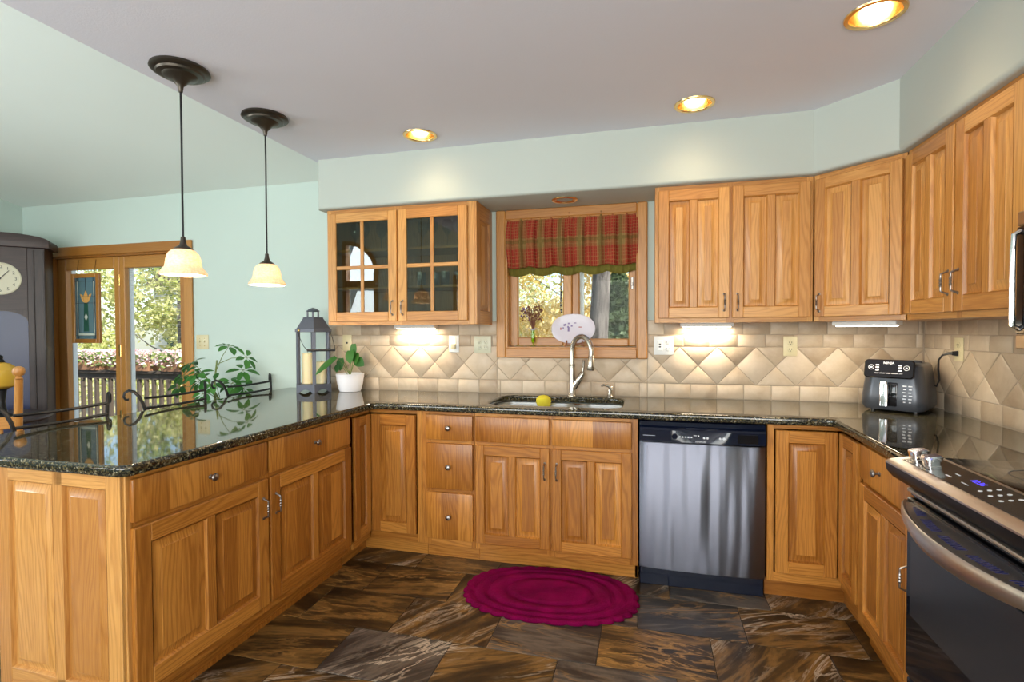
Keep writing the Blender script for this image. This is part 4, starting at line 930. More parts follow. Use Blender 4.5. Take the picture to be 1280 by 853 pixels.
# vent strip, door, bowed handle
mb = MB(); mb.box(0.868, RY1 + 0.004, 0.800, 0.884, RY0 - 0.004, 0.841, 0.002); vs = mb.build('vent_strip', BLACKG, c)
mb = MB(); mb.tube([(0.858, RY0 - 0.02, 0.822), (0.858, RY1 + 0.02, 0.822)], 0.008, 10); mb.build('trim_rail', STEELP, vs)
mb = MB(); mb.box(0.858, RY1 + 0.002, 0.215, 0.884, RY0 - 0.003, 0.795, 0.004); dr = mb.build('oven_door', BLACKG, c)
mb = MB(); mb.box(0.8545, RY1 + 0.10, 0.42, 0.860, RY0 - 0.035, 0.70, 0.002); mb.build('oven_window', OVENG, dr)
N = 28; bowx = lambda t: 0.852 - 0.088 * math.sin(PI * t) ** 0.75
top, rings = [], []
for k in range(N + 1):
    t = k / N; x = bowx(t); y = RY0 - 0.004 + (RY1 - RY0 + 0.008) * t; h = 0.010 + 0.040 * math.sin(PI * t) ** 0.6
    rings.append([(x + 0.012, y, 0.782), (x, y, 0.786), (x - 0.004, y, 0.782), (x - 0.004 - 0.006 * math.sin(PI * t), y, 0.782 - h * 0.6), (x + 0.001, y, 0.782 - h), (x + 0.012, y, 0.780 - h * 0.9)])
mb = MB(); mb.loft(rings); hd = mb.build('handle', STEELP, dr, ang=50)
mb = MB(); poly = [(bowx(k / N) + 0.008, RY0 - 0.006 + (RY1 - RY0 + 0.012) * k / N) for k in range(N + 1)]
rings = [[(x, y, 0.776), (0.860, y, 0.776), (0.860, y, 0.7835), (x, y, 0.7835)] for (x, y) in poly if x < 0.858]; mb.loft(rings); mb.build('handle_plate', STEELP, hd, ang=40)
for g0 in range(5):
    mb = MB()
    for k in range(9):
        t = 0.10 + g0 * 0.165 + k * 0.0145; y = RY0 + (RY1 - RY0) * t; x = bowx(t) + 0.026
        if x < 0.840: mb.box(x, y - 0.0024, 0.7830, min(x + 0.026, 0.848), y + 0.0024, 0.7840)
    mb.build('vent_slots', BLUEV, hd)
mb = MB(); mb.box(0.862, RY1 + 0.002, 0.035, 0.884, RY0 - 0.003, 0.205, 0.004); mb.build('drawer', BLACKG, c)
mb = MB(); mb.box(0.92, RY1 + 0.02, 0.0, 1.50, RY0 - 0.02, 0.035); mb.build('base', BLACKP, c)

# microwave over the range
c = thing('microwave', 'stainless over-range microwave at the right edge of the wall cabinets', 'microwave', (0, 0, 0))
mb = MB(); mb.box(1.150, -2.205, 1.275, XR - 0.013, -1.452, 1.690, 0.003); mb.build('body', MBROWN, c)
mb = MB(); mb.box(1.128, -2.205, 1.320, 1.149, -1.453, 1.645, 0.004); dw = mb.build('door', BLACKG, c)
mb = MB(); mb.box(1.130, -2.205, 1.647, 1.149, -1.452, 1.690, 0.003); mb.box(1.130, -2.205, 1.275, 1.149, -1.452, 1.318, 0.003); mb.build('trim_panel', MBROWN, c)
mb = MB(); mb.tube([(1.130, -1.470, 1.335), (1.112, -1.470, 1.345), (1.110, -1.470, 1.40), (1.110, -1.470, 1.57), (1.112, -1.470, 1.62), (1.130, -1.470, 1.63)], 0.008, 10); mb.build('handle', CHROME, dw)

# ================================================================== LIGHT FITTINGS
LG = 'recessed ceiling lights'
def downlight(x, y, z, label, lit=True, r=0.098, e=11, group=LG):
    c = thing('recessed_light', label, 'ceiling light', (x, y, z), 0, group)
    mb = MB(); mb.lathe([(r, -0.001), (r - 0.002, -0.006), (r - 0.016, -0.007), (r - 0.020, -0.001), (r - 0.020, 0.0)], (0, 0, 0), 36, cap0=False, cap1=False); mb.build('trim_ring', GOLD, c)
    dep = 0.085 if lit else 0.010
    mb = MB(); mb.lathe([(r - 0.020, -0.0055 if not lit else -0.001), (r - 0.026, dep * 0.45 - (0 if lit else 0.006)), (r - 0.040, dep - (0 if lit else 0.006)), (0.001, dep + 0.001 - (0 if lit else 0.006))], (0, 0, 0), 32, cap0=False, cap1=False); mb.build('reflector', GOLD, c)
    if lit:
        mb = MB(); mb.lathe([(0.020, 0.082), (0.040, 0.060), (0.046, 0.040), (0.036, 0.022), (0.012, 0.016), (0.001, 0.0155)], (0, 0, 0), 20); mb.build('bulb', BULB, c)
        l = add_light('SPOT', 'recessed_lamp', (0, 0, 0.010), e, (1.0, 0.76, 0.45), spot_size=math.radians(125), spot_blend=0.9, shadow_soft_size=0.06); l.parent = c
    return c
downlight(CANS[0][0], CANS[0][1], ZC, 'lit recessed light with gold trim above the glass-door cabinet')
downlight(CANS[1][0], CANS[1][1], ZC, 'lit recessed light with gold trim above the dishwasher, middle of the ceiling row')
downlight(CANS[2][0], CANS[2][1], ZC, 'lit recessed light with gold trim at the top right, nearest the angled soffit')
downlight(-0.453, -0.195, SZ, 'small unlit gold recessed light in the soffit over the window', False, 0.080)
def pendant(x, y, label):
    c = thing('pendant_light', label, 'pendant light', (x, y, 0), 0, 'pendants over the peninsula')
    mb = MB(); mb.lathe([(0.112, ZC - 0.0), (0.115, ZC - 0.010), (0.106, ZC - 0.018), (0.092, ZC - 0.020), (0.088, ZC - 0.028), (0.068, ZC - 0.031), (0.060, ZC - 0.040), (0.038, ZC - 0.046), (0.024, ZC - 0.062), (0.012, ZC - 0.075), (0.008, ZC - 0.100), (0.004, ZC - 0.102)], (0, 0, 0), 36); mb.build('canopy', BRONZE, c)
    mb = MB(); mb.tube([(0, 0, ZC - 0.095), (0.001, 0, 2.20), (-0.001, 0.001, 1.95), (0, 0, 1.740)], 0.0042, 8); mb.build('cord', IRON, c)
    mb = MB(); mb.lathe([(0.004, 1.752), (0.009, 1.748), (0.011, 1.728), (0.016, 1.712), (0.034, 1.700), (0.040, 1.693), (0.028, 1.691), (0.001, 1.690)], (0, 0, 0), 24); mb.build('socket_cap', BRONZE, c)
    pr_ = [(0.030, 1.696), (0.046, 1.689), (0.059, 1.674), (0.066, 1.652), (0.069, 1.630), (0.0715, 1.618), (0.080, 1.608), (0.091, 1.592), (0.091, 1.583)]
    mb = MB(); mb.lathe(pr_ + [(max(r - 0.005, 0.001), z) for r, z in reversed(pr_)], (0, 0, 0), 40, cap0=False, cap1=False); mb.build('shade', SHADE, c)
    mb = MB(); mb.lathe([(0.010, 1.690), (0.012, 1.672), (0.023, 1.652), (0.024, 1.636), (0.016, 1.620), (0.001, 1.616)], (0, 0, 0), 18); b = mb.build('bulb', BULB, c)
    l = add_light('POINT', 'pendant_lamp', (0, 0, 1.602), 13, (1.0, 0.80, 0.55), shadow_soft_size=0.012); l.parent = c
    return c
p1 = pendant(-1.905, -1.560, 'nearer bronze pendant with glowing alabaster bell shade over the peninsula')
p2 = dup(p1, (-1.908, -1.047, 0), 0, 'farther bronze pendant with glowing alabaster bell shade, next to the glass cabinet')
def undercab(x, y, rz, label, L=0.30):
    c = thing('under_cabinet_light', label, 'light', (x, y, UZ0), rz, 'lights under the wall cabinets')
    mb = MB(); mb.box(-L / 2, -0.035, -0.022, L / 2, 0.035, 0.0, 0.003); mb.build('housing', WHITEP, c)
    mb = MB(); mb.box(-L / 2 + 0.015, -0.028, -0.028, L / 2 - 0.015, 0.030, -0.0215, 0.003); mb.build('lens', TUBE, c)
    l = add_light('AREA', 'under_cabinet_lamp', (0, 0.0, -0.030), 3.2, (1.0, 0.86, 0.62), shape='RECTANGLE', size=L - 0.03, size_y=0.05); l.parent = c
    return c
undercab(-1.52, -0.060, 0, 'lit strip light under the glass-door cabinet')
undercab(0.385, -0.060, 0, 'lit strip light under the double wall cabinet right of the window')
undercab(1.12, -0.36, math.atan2(dy, dx), 'lit strip light under the diagonal corner cabinet')

# ================================================================== WALL PLATES
def plate(x, z, kind, label, mat, gang=1, loc=None, rz=0.0, y=-0.0115):
    names = {'outlet': 'wall_outlet', 'switch': 'light_switch', 'jack': 'cable_jack'}
    c = thing(names[kind], label, 'light switch' if kind == 'switch' else 'outlet', loc or (x, y, z), rz)
    w = 0.037 + (gang - 1) * 0.023
    mb = MB(); mb.box(-w, -0.005, -0.058, w, 0.0, 0.058, 0.003, seg=2); pl = mb.build('cover_plate', mat, c)
    for g in range(gang):
        gx = (g - (gang - 1) / 2) * 0.046; k = kind[0] if kind != 'mixed' else 'o'
        if kind == 'outlet':
            for s_ in (-1, 1):
                mb = MB(); mb.lathe([(0.0165, 0), (0.0165, 0.002), (0.015, 0.003)], (gx, -0.005, s_ * 0.020), 20, 'y'); rc = mb.build('receptacle', mat, c)
                mb = MB(); mb.box(gx - 0.0075, -0.0086, s_ * 0.020 - 0.002, gx - 0.005, -0.0078, s_ * 0.020 + 0.007); mb.box(gx + 0.005, -0.0086, s_ * 0.020 - 0.002, gx + 0.0075, -0.0078, s_ * 0.020 + 0.007); mb.lathe([(0.0025, 0), (0.0025, 0.0005)], (gx, -0.008, s_ * 0.020 - 0.008), 10, 'y'); mb.build('slots', DARK, rc)
        elif kind == 'switch':
            mb = MB(); mb.box(gx - 0.005, -0.016, -0.002, gx + 0.005, -0.004, 0.014, 0.002); mb.build('toggle', mat, c)
            mb = MB(); mb.lathe([(0.003, 0), (0.003, 0.001)], (gx, -0.005, 0.03), 10, 'y'); mb.lathe([(0.003, 0), (0.003, 0.001)], (gx, -0.005, -0.03), 10, 'y'); mb.build('screw', BRASS, c)
        else:
            mb = MB(); mb.lathe([(0.007, 0), (0.007, 0.002), (0.0045, 0.003), (0.0045, 0.008)], (gx, -0.005, 0.0), 14, 'y'); mb.build('socket', DARK, c)
    return c
plate(-3.405, 1.255, 'switch', 'almond double switch plate on the wall right of the patio door', ALMOND, 2, y=0.0)
plate(-2.090, 1.252, 'jack', 'almond cable jack plate on the tiles behind the potted plant', ALMOND)
oc = plate(-1.255, 1.247, 'outlet', 'white outlet with a night light, on the tiles under the glass cabinet', WHITEP)
c = thing('night_light', 'small plug-in night light glowing on the white outlet', 'night light', (-1.255, -0.0200, 1.247))
mb = MB(); mb.box(-0.017, -0.020, -0.035, 0.017, 0.0, 0.000, 0.005, seg=2); mb.build('body', ALMOND, c)
mb = MB(); mb.loft([rrect(0, -0.012, 0.017, 0.011, 0.008, z) for z in (0.0, 0.02, 0.034)] + [rrect(0, -0.012, 0.011, 0.006, 0.005, 0.042)]); mb.build('lens', NIGHT, c)
plate(-1.047, 1.242, 'outlet', 'cream double outlet on the tiles at the left edge of the window', CREAMP, 2)
oc = thing('wall_outlet', 'white two-gang plate with rocker and outlet, right of the window', 'outlet', (0.140, -0.0115, 1.240))
mb = MB(); mb.box(-0.060, -0.005, -0.058, 0.060, 0.0, 0.058, 0.003, seg=2); mb.build('cover_plate', WHITEP, oc)
mb = MB(); mb.box(-0.040, -0.0085, -0.033, -0.007, -0.004, 0.033, 0.002); rk = mb.build('rocker', WHITEP, oc)
mb = MB(); mb.box(-0.030, -0.0105, 0.004, -0.017, -0.008, 0.012, 0.001); mb.box(-0.030, -0.0105, -0.012, -0.017, -0.008, -0.004, 0.001); mb.build('test_buttons', BLACKP, rk)
for s_ in (-1, 1):
    mb = MB(); mb.lathe([(0.0165, 0), (0.0165, 0.002), (0.015, 0.003)], (0.024, -0.005, s_ * 0.020), 20, 'y'); rc = mb.build('receptacle', WHITEP, oc)
    mb = MB(); mb.box(0.0165, -0.0086, s_ * 0.020 - 0.002, 0.019, -0.0078, s_ * 0.020 + 0.007); mb.box(0.029, -0.0086, s_ * 0.020 - 0.002, 0.0315, -0.0078, s_ * 0.020 + 0.007); mb.build('slots', DARK, rc)
plate(0.855, 1.238, 'outlet', 'almond outlet on the tiles under the double wall cabinet', ALMOND)
plate(0, 0, 'outlet', 'almond outlet with the air fryer plug, on the right wall tiles', ALMOND, 1, (XR - 0.0115, -0.352, 1.235), -PI / 2)

# ================================================================== AIR FRYER
c = thing('air_fryer', 'dark grey air fryer with chrome drawer handle, in the worktop corner', 'air fryer', (1.322, -0.232, 0.914), math.radians(-34))
hx, hy = 0.133, 0.158
mb = MB(); mb.loft([rrect(0, 0, hx - 0.008, hy - 0.006, 0.05, 0.012), rrect(0, 0, hx + 0.006, hy, 0.055, 0.030), rrect(0, 0, hx + 0.004, hy, 0.055, 0.085), rrect(0, 0.003, hx - 0.008, hy - 0.006, 0.055, 0.190), rrect(0, 0.006, hx - 0.016, hy - 0.014, 0.050, 0.235), rrect(0, 0.008, hx - 0.030, hy - 0.030, 0.04, 0.247)]); mb.build('body', CHAR, c, ang=40)
mb = MB()
for (x, y) in ((-0.09, -0.10), (0.09, -0.10), (-0.09, 0.10), (0.09, 0.10)): mb.lathe([(0.012, 0), (0.012, 0.016)], (x, y, 0), 12)
mb.build('foot', BLACKP, c)
CP = T((-0.012, -0.131, 0.215)) @ Matrix.Rotation(math.radians(-14), 4, 'X')
mb = MB(CP); ring = lambda hx_, hz_, r, y: [(p[0], y, p[1]) for p in rrect(0, 0, hx_, hz_, r, 0, 5)]
mb.loft([ring(0.104, 0.046, 0.016, 0.03), ring(0.106, 0.048, 0.018, -0.022), ring(0.100, 0.043, 0.014, -0.027)]); cp = mb.build('control_panel', BLACKG, c, ang=30)
FT = CP @ T((0, -0.0275, 0)) @ RX90
text('brand_lettering', 'NINJA', 0.017, CP @ T((0, -0.0275, 0.029)) @ RX90, PRINT, cp); text('lettering', 'CRISP  ROAST  BAKE  REHEAT  DRY', 0.0075, CP @ T((0, -0.0275, -0.024)) @ RX90, PRINT, cp)
mb = MB(CP)
for s_ in (-1, 1):
    mb.loft([[(s_ * 0.074 + r * math.cos(2 * PI * k / 20), -0.0278, 0.006 + r * math.sin(2 * PI * k / 20)) for k in range(20)] for r in (0.0125, 0.0105)], False, False)
    mb.box(s_ * 0.074 - 0.004, -0.0282, 0.003, s_ * 0.074 + 0.004, -0.0275, 0.009)
    for q in (-0.008, 0.006, 0.018): mb.box(s_ * 0.048 - 0.007, -0.0282, q - 0.0035, s_ * 0.048 + 0.007, -0.0275, q + 0.003)
mb.build('buttons', PRINT, cp)
mb = MB(); mb.box(-0.030, -hy + 0.010 - 0.012, 0.030, 0.026, -hy + 0.012, 0.152, 0.008, seg=2); mb.build('handle_recess', BLACKG, c)
mb = MB(); mb.loft([rrect(-0.026, -hy - 0.022, 0.018, 0.011, 0.006, z, 4) for z in (0.034, 0.142)] + [rrect(-0.026, -hy - 0.016, 0.016, 0.016, 0.006, 0.150, 4), rrect(-0.026, -hy - 0.010, 0.015, 0.018, 0.006, 0.154, 4)]); mb.build('handle', CHROME, c)
mb = MB()
for k in range(6):
    for cx in (0.055, 0.078): mb.box(cx - 0.005 - 0.003 * (k % 2), -hy - 0.0022, 0.055 + k * 0.016, cx + 0.004 + 0.002 * (k % 3), -hy + 0.004, 0.060 + k * 0.016)
mb.build('markings', PRINT, c)
mb = MB(); mb.box(0.02, 0.02, 0.243, 0.09, 0.09, 0.258, 0.006); mb.build('vent_cover', CHAR, c)
Mi = (T((1.322, -0.232, 0.914)) @ Matrix.Rotation(math.radians(-34), 4, 'Z')).inverted()
cord = [(1.462, -0.215, 1.055), (1.485, -0.24, 1.04), (1.488, -0.26, 1.075), (1.478, -0.27, 1.13), (1.470, -0.29, 1.18), (1.475, -0.315, 1.205), (1.490, -0.335, 1.214), (1.503, -0.345, 1.215)]
mb = MB(); mb.tube([Mi @ Vector(p) for p in cord], [0.0045] * 6 + [0.006, 0.008], 8); pc = mb.build('power_cord', BLACKP, c)
mb = MB(); mb.tube([Mi @ Vector(p) for p in ((1.500, -0.3435, 1.215), (1.523, -0.352, 1.215))], [0.010, 0.014], 10); mb.build('plug', BLACKP, pc)

# ================================================================== RUG
def rug():
    c = bpy.data.objects
    bm = bmesh.new(); na, rings = 192, []
    A, B = 0.425, 0.262
    lv = [(0.0, 0.020), (0.20, 0.020), (0.36, 0.021), (0.46, 0.023), (0.49, 0.009), (0.52, 0.009), (0.55, 0.022), (0.63, 0.023), (0.70, 0.022), (0.73, 0.009), (0.76, 0.009), (0.79, 0.021), (0.85, 0.021), (0.885, 0.008), (0.905, 0.007), (0.93, 0.018), (0.965, 0.017), (0.99, 0.010), (1.0, 0.002)]
    cv = bm.verts.new((0, 0, 0.020)); V = []
    for (f, z) in lv[1:]:
        ring = []
        for k in range(na):
            a = 2 * PI * k / na; sc = abs(math.sin(a * 16)) ** 0.6
            s_ = f * (1 + (0.045 * sc if f > 0.92 else 0)); e = 2.35
            x = math.copysign(abs(math.cos(a)) ** (2 / e), math.cos(a)) * A * s_; y = math.copysign(abs(math.sin(a)) ** (2 / e), math.sin(a)) * B * s_
            ring.append(bm.verts.new((x, y, z + random.uniform(-.0012, .0012) * (1 if f < 0.99 else 0))))
        V.append(ring)
    for k in range(na): bm.faces.new((cv, V[0][k], V[0][(k + 1) % na]))
    for a, b in zip(V, V[1:]):
        for k in range(na): bm.faces.new((a[k], b[k], b[(k + 1) % na], a[(k + 1) % na]))
    bm.faces.new(V[-1][::-1]); bmesh.ops.recalc_face_normals(bm, faces=bm.faces)
    me = bpy.data.meshes.new('rug'); bm.to_mesh(me); bm.free(); me.materials.append(RUGM)
    for p in me.polygons: p.use_smooth = True
    o = bpy.data.objects.new('rug', me); COL.objects.link(o); return o
rg = rug(); rg.location = (-0.435, -0.822, 0.0005); rg.rotation_euler = (0, 0, math.radians(4)); tag(rg, 'oval raspberry red scalloped rug on the floor before the sink', 'rug')

# ================================================================== WINDOW DRESSING
c = thing('window_valance', 'red and olive plaid gathered valance hanging across the window top', 'valance', (0, 0, 0))
def valance(name, z1, z0, y, mat, amp, seed, scal, zhead=0.0):
    rnd = random.Random(seed); bm = bmesh.new(); uvl = bm.loops.layers.uv.new('UVMap'); bm.loops.layers.uv.new('tone'); nx, nz = 150, 14
    ph = [rnd.uniform(0, 6.28) for _ in range(4)]; g = []; xa, xb = -0.872, -0.020
    for j in range(nz + 1):
        t = j / nz; row = []
        for i in range(nx + 1):
            u = i / nx; x = xa + (xb - xa) * u
            d = amp * (0.55 * (1 - 2 * abs(math.sin(PI * 12 * u + ph[0] + 0.9 * math.sin(6 * u + ph[1]))) ** 0.7) + 0.30 * math.sin(2 * PI * 21 * u + ph[2]) + 0.25 * math.sin(2 * PI * 37 * u + ph[3]) * (1 - t))
            puff = -0.030 * math.sin(PI * min(1, t * 1.1)) if t > 0.12 else -0.010 * t
            pin = 0.35 + 0.65 * min(1, abs(t - 0.12) * 6)
            zz = z1 + (z0 - z1) * t; 
            if j == nz or j == nz - 1: zz += scal * (abs(math.sin(PI * 5 * u + 0.4))) * (-0.7 if j == nz else -0.5) 
            if j == 0: zz += 0.010 * math.sin(2 * PI * 33 * u) + 0.006 * math.sin(2 * PI * 51 * u)
            row.append(bm.verts.new((x, y + d * pin + puff, zz)))
        g.append(row)
    for j in range(nz):
        for i in range(nx):
            f = bm.faces.new((g[j][i], g[j + 1][i], g[j + 1][i + 1], g[j][i + 1])); f.smooth = True
            for l, (ii, jj) in zip(f.loops, ((i, j), (i, j + 1), (i + 1, j + 1), (i + 1, j))): l[uvl].uv = (ii / nx * 1.25, jj / nz * (z1 - z0))
    me = bpy.data.meshes.new(name); bm.to_mesh(me); bm.free(); me.materials.append(mat)
    o = bpy.data.objects.new(name, me); COL.objects.link(o); o.parent = c; md = o.modifiers.new('thickness', 'SOLIDIFY'); md.thickness = 0.0025; return o
valance('plaid_layer', 2.090, 1.765, 0.000, PLAID, 0.030, 3, 0.020); valance('olive_layer', 2.02, 1.722, 0.040, OLIVE, 0.009, 8, 0.030)
mb = MB(); mb.tube([(-0.874, 0.022, 2.036), (-0.018, 0.022, 2.036)], 0.006, 10); mb.build('rod', BRASS, c)
# plate on its easel
c = thing('display_plate', 'pale oval plate with small purple figures, propped on the window sill', 'plate', (-0.432, 0.020, 1.250), 0)
PM = T((0, 0, 0.098)) @ Matrix.Rotation(math.radians(-12), 4, 'X'); mb = MB(PM)
def oval(a, b, y, n=40): return [(a * math.copysign(abs(math.cos(2 * PI * k / n)) ** 0.9, math.cos(2 * PI * k / n)), y, b * math.copysign(abs(math.sin(2 * PI * k / n)) ** 0.9, math.sin(2 * PI * k / n))) for k in range(n)]
mb.loft([oval(0.09, 0.055, 0.010), oval(0.142, 0.097, 0.000), oval(0.144, 0.099, -0.004), oval(0.140, 0.095, -0.006), oval(0.104, 0.066, -0.001), oval(0.098, 0.061, 0.001)]); o = mb.build('dish', PLATE, c)
mb = MB(PM); rr = random.Random(2)
for (x, z, w, h) in ((-0.058, 0.025, 0.006, 0.014), (-0.050, 0.030, 0.004, 0.010), (-0.034, 0.012, 0.005, 0.012), (-0.030, 0.035, 0.006, 0.010), (-0.030, -0.004, 0.006, 0.030), (-0.010, 0.018, 0.006, 0.010), (-0.066, 0.004, 0.004, 0.012), (0.012, 0.038, 0.008, 0.006)): mb.box(x - w, -0.002, z - h / 2, x + w, -0.0005, z + h / 2, 0.0006)
mb.build('painted_figures', INK, o)
mb = MB(PM)
for (x, z, w, h) in ((0.046, 0.010, 0.010, 0.006), (-0.082, 0.0, 0.004, 0.016)): mb.box(x - w, -0.002, z - h / 2, x + w, -0.0005, z + h / 2, 0.0006)
mb.build('painted_birds', INKR, o)
c = thing('plate_easel', 'small dark wood easel holding the oval plate on the sill', 'easel', (-0.420, 0.018, 1.232))
mb = MB()
for s_ in (-1, 1): mb.tube([(s_ * 0.058, -0.030, 0.004), (s_ * 0.052, -0.026, 0.020), (s_ * 0.050, -0.024, 0.040)], [0.006, 0.005, 0.004], 8); mb.tube([(s_ * 0.062, -0.030, 0.004), (s_ * 0.040, 0.006, 0.014), (s_ * 0.024, 0.028, 0.12)], [0.006, 0.005, 0.005], 8)
mb.box(-0.055, -0.022, 0.008, 0.055, -0.012, 0.018, 0.002); mb.build('stand', STAND, c)
# bud vase
c = thing('bud_vase', 'slim green bud vase with dried flowers at the left of the sill', 'vase', (-0.702, 0.018, 1.232))
mb = MB(); mb.lathe([(0.019, 0), (0.018, 0.003), (0.004, 0.010), (0.004, 0.018), (0.013, 0.030), (0.014, 0.060), (0.011, 0.095), (0.013, 0.118), (0.0125, 0.118), (0.009, 0.09), (0.009, 0.03)], (0, 0, 0), 18, cap1=False); mb.build('vessel', GREENG, c)
mb = MB(); mb.tube([(0, 0, 0.026), (0, 0, 0.098)], [0.009, 0.009], 10); mb.build('stem_bundle', pmat('green_stems', (0.45, 0.58, 0.04), 0.4), c)
mb = MB()
for s_ in (-1, 1): mb.tube([(0, -0.012, 0.112), (s_ * 0.018, -0.018, 0.122), (s_ * 0.034, -0.016, 0.116), (s_ * 0.042, -0.014, 0.098)], [0.004, 0.007, 0.006, 0.002], 8, flat=0.3)
mb.lathe([(0.0145, 0.108), (0.0155, 0.112), (0.0145, 0.117)], (0, 0, 0), 16, cap0=False, cap1=False); mb.build('ribbon', RIBBON, c)
mb = MB(); mbp = MB(); rr = random.Random(5)
for k in range(26):
    a, q = rr.uniform(0, 6.28), rr.uniform(0.01, 0.075); h = 0.27 - q * 0.6 + rr.uniform(-.05, .03); e = Vector((q * math.cos(a), q * 0.6 * math.sin(a), h))
    (mb).tube([(0, 0, 0.10), (e.x * 0.35, e.y * 0.35, 0.10 + (h - 0.1) * 0.6), tuple(e)], [0.0012, 0.0012, 0.0009], 5)
    for j in range(5):
        p = e + Vector((rr.uniform(-.012, .012), rr.uniform(-.01, .01), rr.uniform(-.03, .012))); r = rr.uniform(0.003, 0.007)
        mb.lathe([(0.0005, -r), (r, 0), (0.0005, r * 1.4)], tuple(p), 6)
mb.build('dried_stems', DRIED, c)
for k in range(14):
    p = Vector((-0.062 + rr.uniform(-.018, .018), rr.uniform(-.01, .01), 0.235 + rr.uniform(-.04, .03))); r = rr.uniform(0.004, 0.009); mbp.lathe([(0.0005, -r), (r, 0), (0.0005, r * 1.3)], tuple(p), 6)
mbp.tube([(0, 0, 0.11), (-0.03, 0, 0.19), (-0.062, 0, 0.225)], 0.0014, 5); mbp.build('purple_blooms', DRIEDP, c)

# ================================================================== WORKTOP OBJECTS
LX, LY = -2.232, -0.215
c = thing('candle_lantern', 'tall grey hexagonal metal candle lantern on the peninsula against the wall', 'lantern', (LX, LY, 0.914), math.radians(8)); c.scale = (0.92, 0.92, 0.985)
def hexr(r, z, a0=0.0): return [(r * math.cos(a0 + k * PI / 3), r * math.sin(a0 + k * PI / 3), z) for k in range(6)]
mb = MB(); mb.loft([hexr(0.135, 0.040), hexr(0.142, 0.042), hexr(0.142, 0.056), hexr(0.134, 0.060)])
for k in range(6):     # arched skirt between six feet
    a, b = Vector(hexr(0.142, 0)[k]), Vector(hexr(0.142, 0)[(k + 1) % 6]); pts = []
    for q in range(11):
        t = q / 10; p = a.lerp(b, t); h = 0.0 if t < 0.14 or t > 0.86 else 0.026 * math.sin(PI * (t - 0.14) / 0.72) ** 0.7; pts.append((p, h))
    for (p, h), (p2, h2) in zip(pts, pts[1:]):
        inn = Vector((p.x, p.y, 0)) * -0.05; inn2 = Vector((p2.x, p2.y, 0)) * -0.05
        mb.loft([[tuple(p + Vector((0, 0, h))), tuple(p + inn + Vector((0, 0, h))), tuple(p + inn + Vector((0, 0, 0.044))), tuple(p + Vector((0, 0, 0.044)))], [tuple(p2 + Vector((0, 0, h2))), tuple(p2 + inn2 + Vector((0, 0, h2))), tuple(p2 + inn2 + Vector((0, 0, 0.044))), tuple(p2 + Vector((0, 0, 0.044)))]])
mb.build('base', LANT, c, ang=20)
for k in range(6):
    p = hexr(0.124, 0)[k]; mb = MB(T((p[0], p[1], 0)) @ Matrix.Rotation(k * PI / 3, 4, 'Z')); mb.box(-0.010, -0.013, 0.058, 0.010, 0.013, 0.428, 0.002); mb.build('post', LANT, c)
mb = MB(); mb.loft([hexr(0.130, 0.424), hexr(0.148, 0.426), hexr(0.148, 0.446), hexr(0.136, 0.450), hexr(0.082, 0.522), hexr(0.084, 0.526), hexr(0.076, 0.530), hexr(0.02, 0.531)]); mb.build('roof', LANT, c, ang=20)
mb = MB()
for k in range(6):
    p = hexr(0.044, 0)[k]; mb.tube([(p[0], p[1], 0.528), (p[0], p[1], 0.572)], 0.006, 8)
mb.loft([hexr(0.050, 0.570), hexr(0.056, 0.574), hexr(0.030, 0.590), hexr(0.004, 0.598)]); mb.build('chimney', LANT, c, ang=20)
mb = MB(); mb.tube([(0.128, 0.02, 0.43), (0.19, -0.05, 0.345), (0.215, -0.08, 0.30)], 0.0022, 6); mb.tube([(-0.06, -0.13, 0.43), (0.0, -0.145, 0.33), (0.03, -0.15, 0.30)], 0.0022, 6); mb.tube([(0.03, -0.15, 0.30), (0.215, -0.08, 0.30)], 0.009, 10); mb.build('handle', IRON, c)
mb = MB(); mb.lathe([(0.010, 0), (0.010, 0.004), (0.005, 0.008)], (-0.045, -0.125, 0.436), 12, 'y'); mb.build('latch', BRASS, c)
def candle(x, y, r, h, label):
    c = thing('pillar_candle', label, 'candle', (x, y, 0.9735), 0, 'candles in the lantern')
    mb = MB(); mb.lathe([(r, 0), (r, h - 0.004), (r - 0.004, h), (r - 0.012, h - 0.004), (0.001, h - 0.006)], (0, 0, 0), 22); mb.build('wax', WAX, c)
    mb = MB(); mb.tube([(0, 0, h - 0.006), (0.001, 0, h + 0.010)], 0.0012, 5); mb.build('wick', DARK, c)
candle(LX - 0.030, LY - 0.025, 0.037, 0.215, 'taller cream pillar candle at the left inside the lantern'); candle(LX + 0.052, LY + 0.012, 0.037, 0.150, 'shorter cream pillar candle at the right inside the lantern')
# potted plant
c = thing('potted_plant', 'green-leaved plant in a white woven-texture pot beside the lantern', 'potted plant', (-1.990, -0.140, 0.914))
mb = MB(); rings = []; prof = [(0.062, 0.0), (0.072, 0.002), (0.077, 0.02), (0.084, 0.05), (0.090, 0.085), (0.094, 0.118), (0.097, 0.124), (0.093, 0.126), (0.086, 0.118), (0.080, 0.100), (0.001, 0.100)]
for i, (r, z) in enumerate(prof): rings.append([(((r + (0.0022 * (1 if (k + i) % 2 else -1) if 1 < i < 6 else 0)) * math.cos(2 * PI * k / 48)), ((r + (0.0022 * (1 if (k + i) % 2 else -1) if 1 < i < 6 else 0)) * math.sin(2 * PI * k / 48)), z) for k in range(48)])
mb.loft(rings); mb.build('pot', POTW, c, ang=50)
mb = MB(); mb.lathe([(0.082, 0.099), (0.080, 0.106), (0.04, 0.110), (0.001, 0.108)], (0, 0, 0), 20); mb.build('soil', SOIL, c)
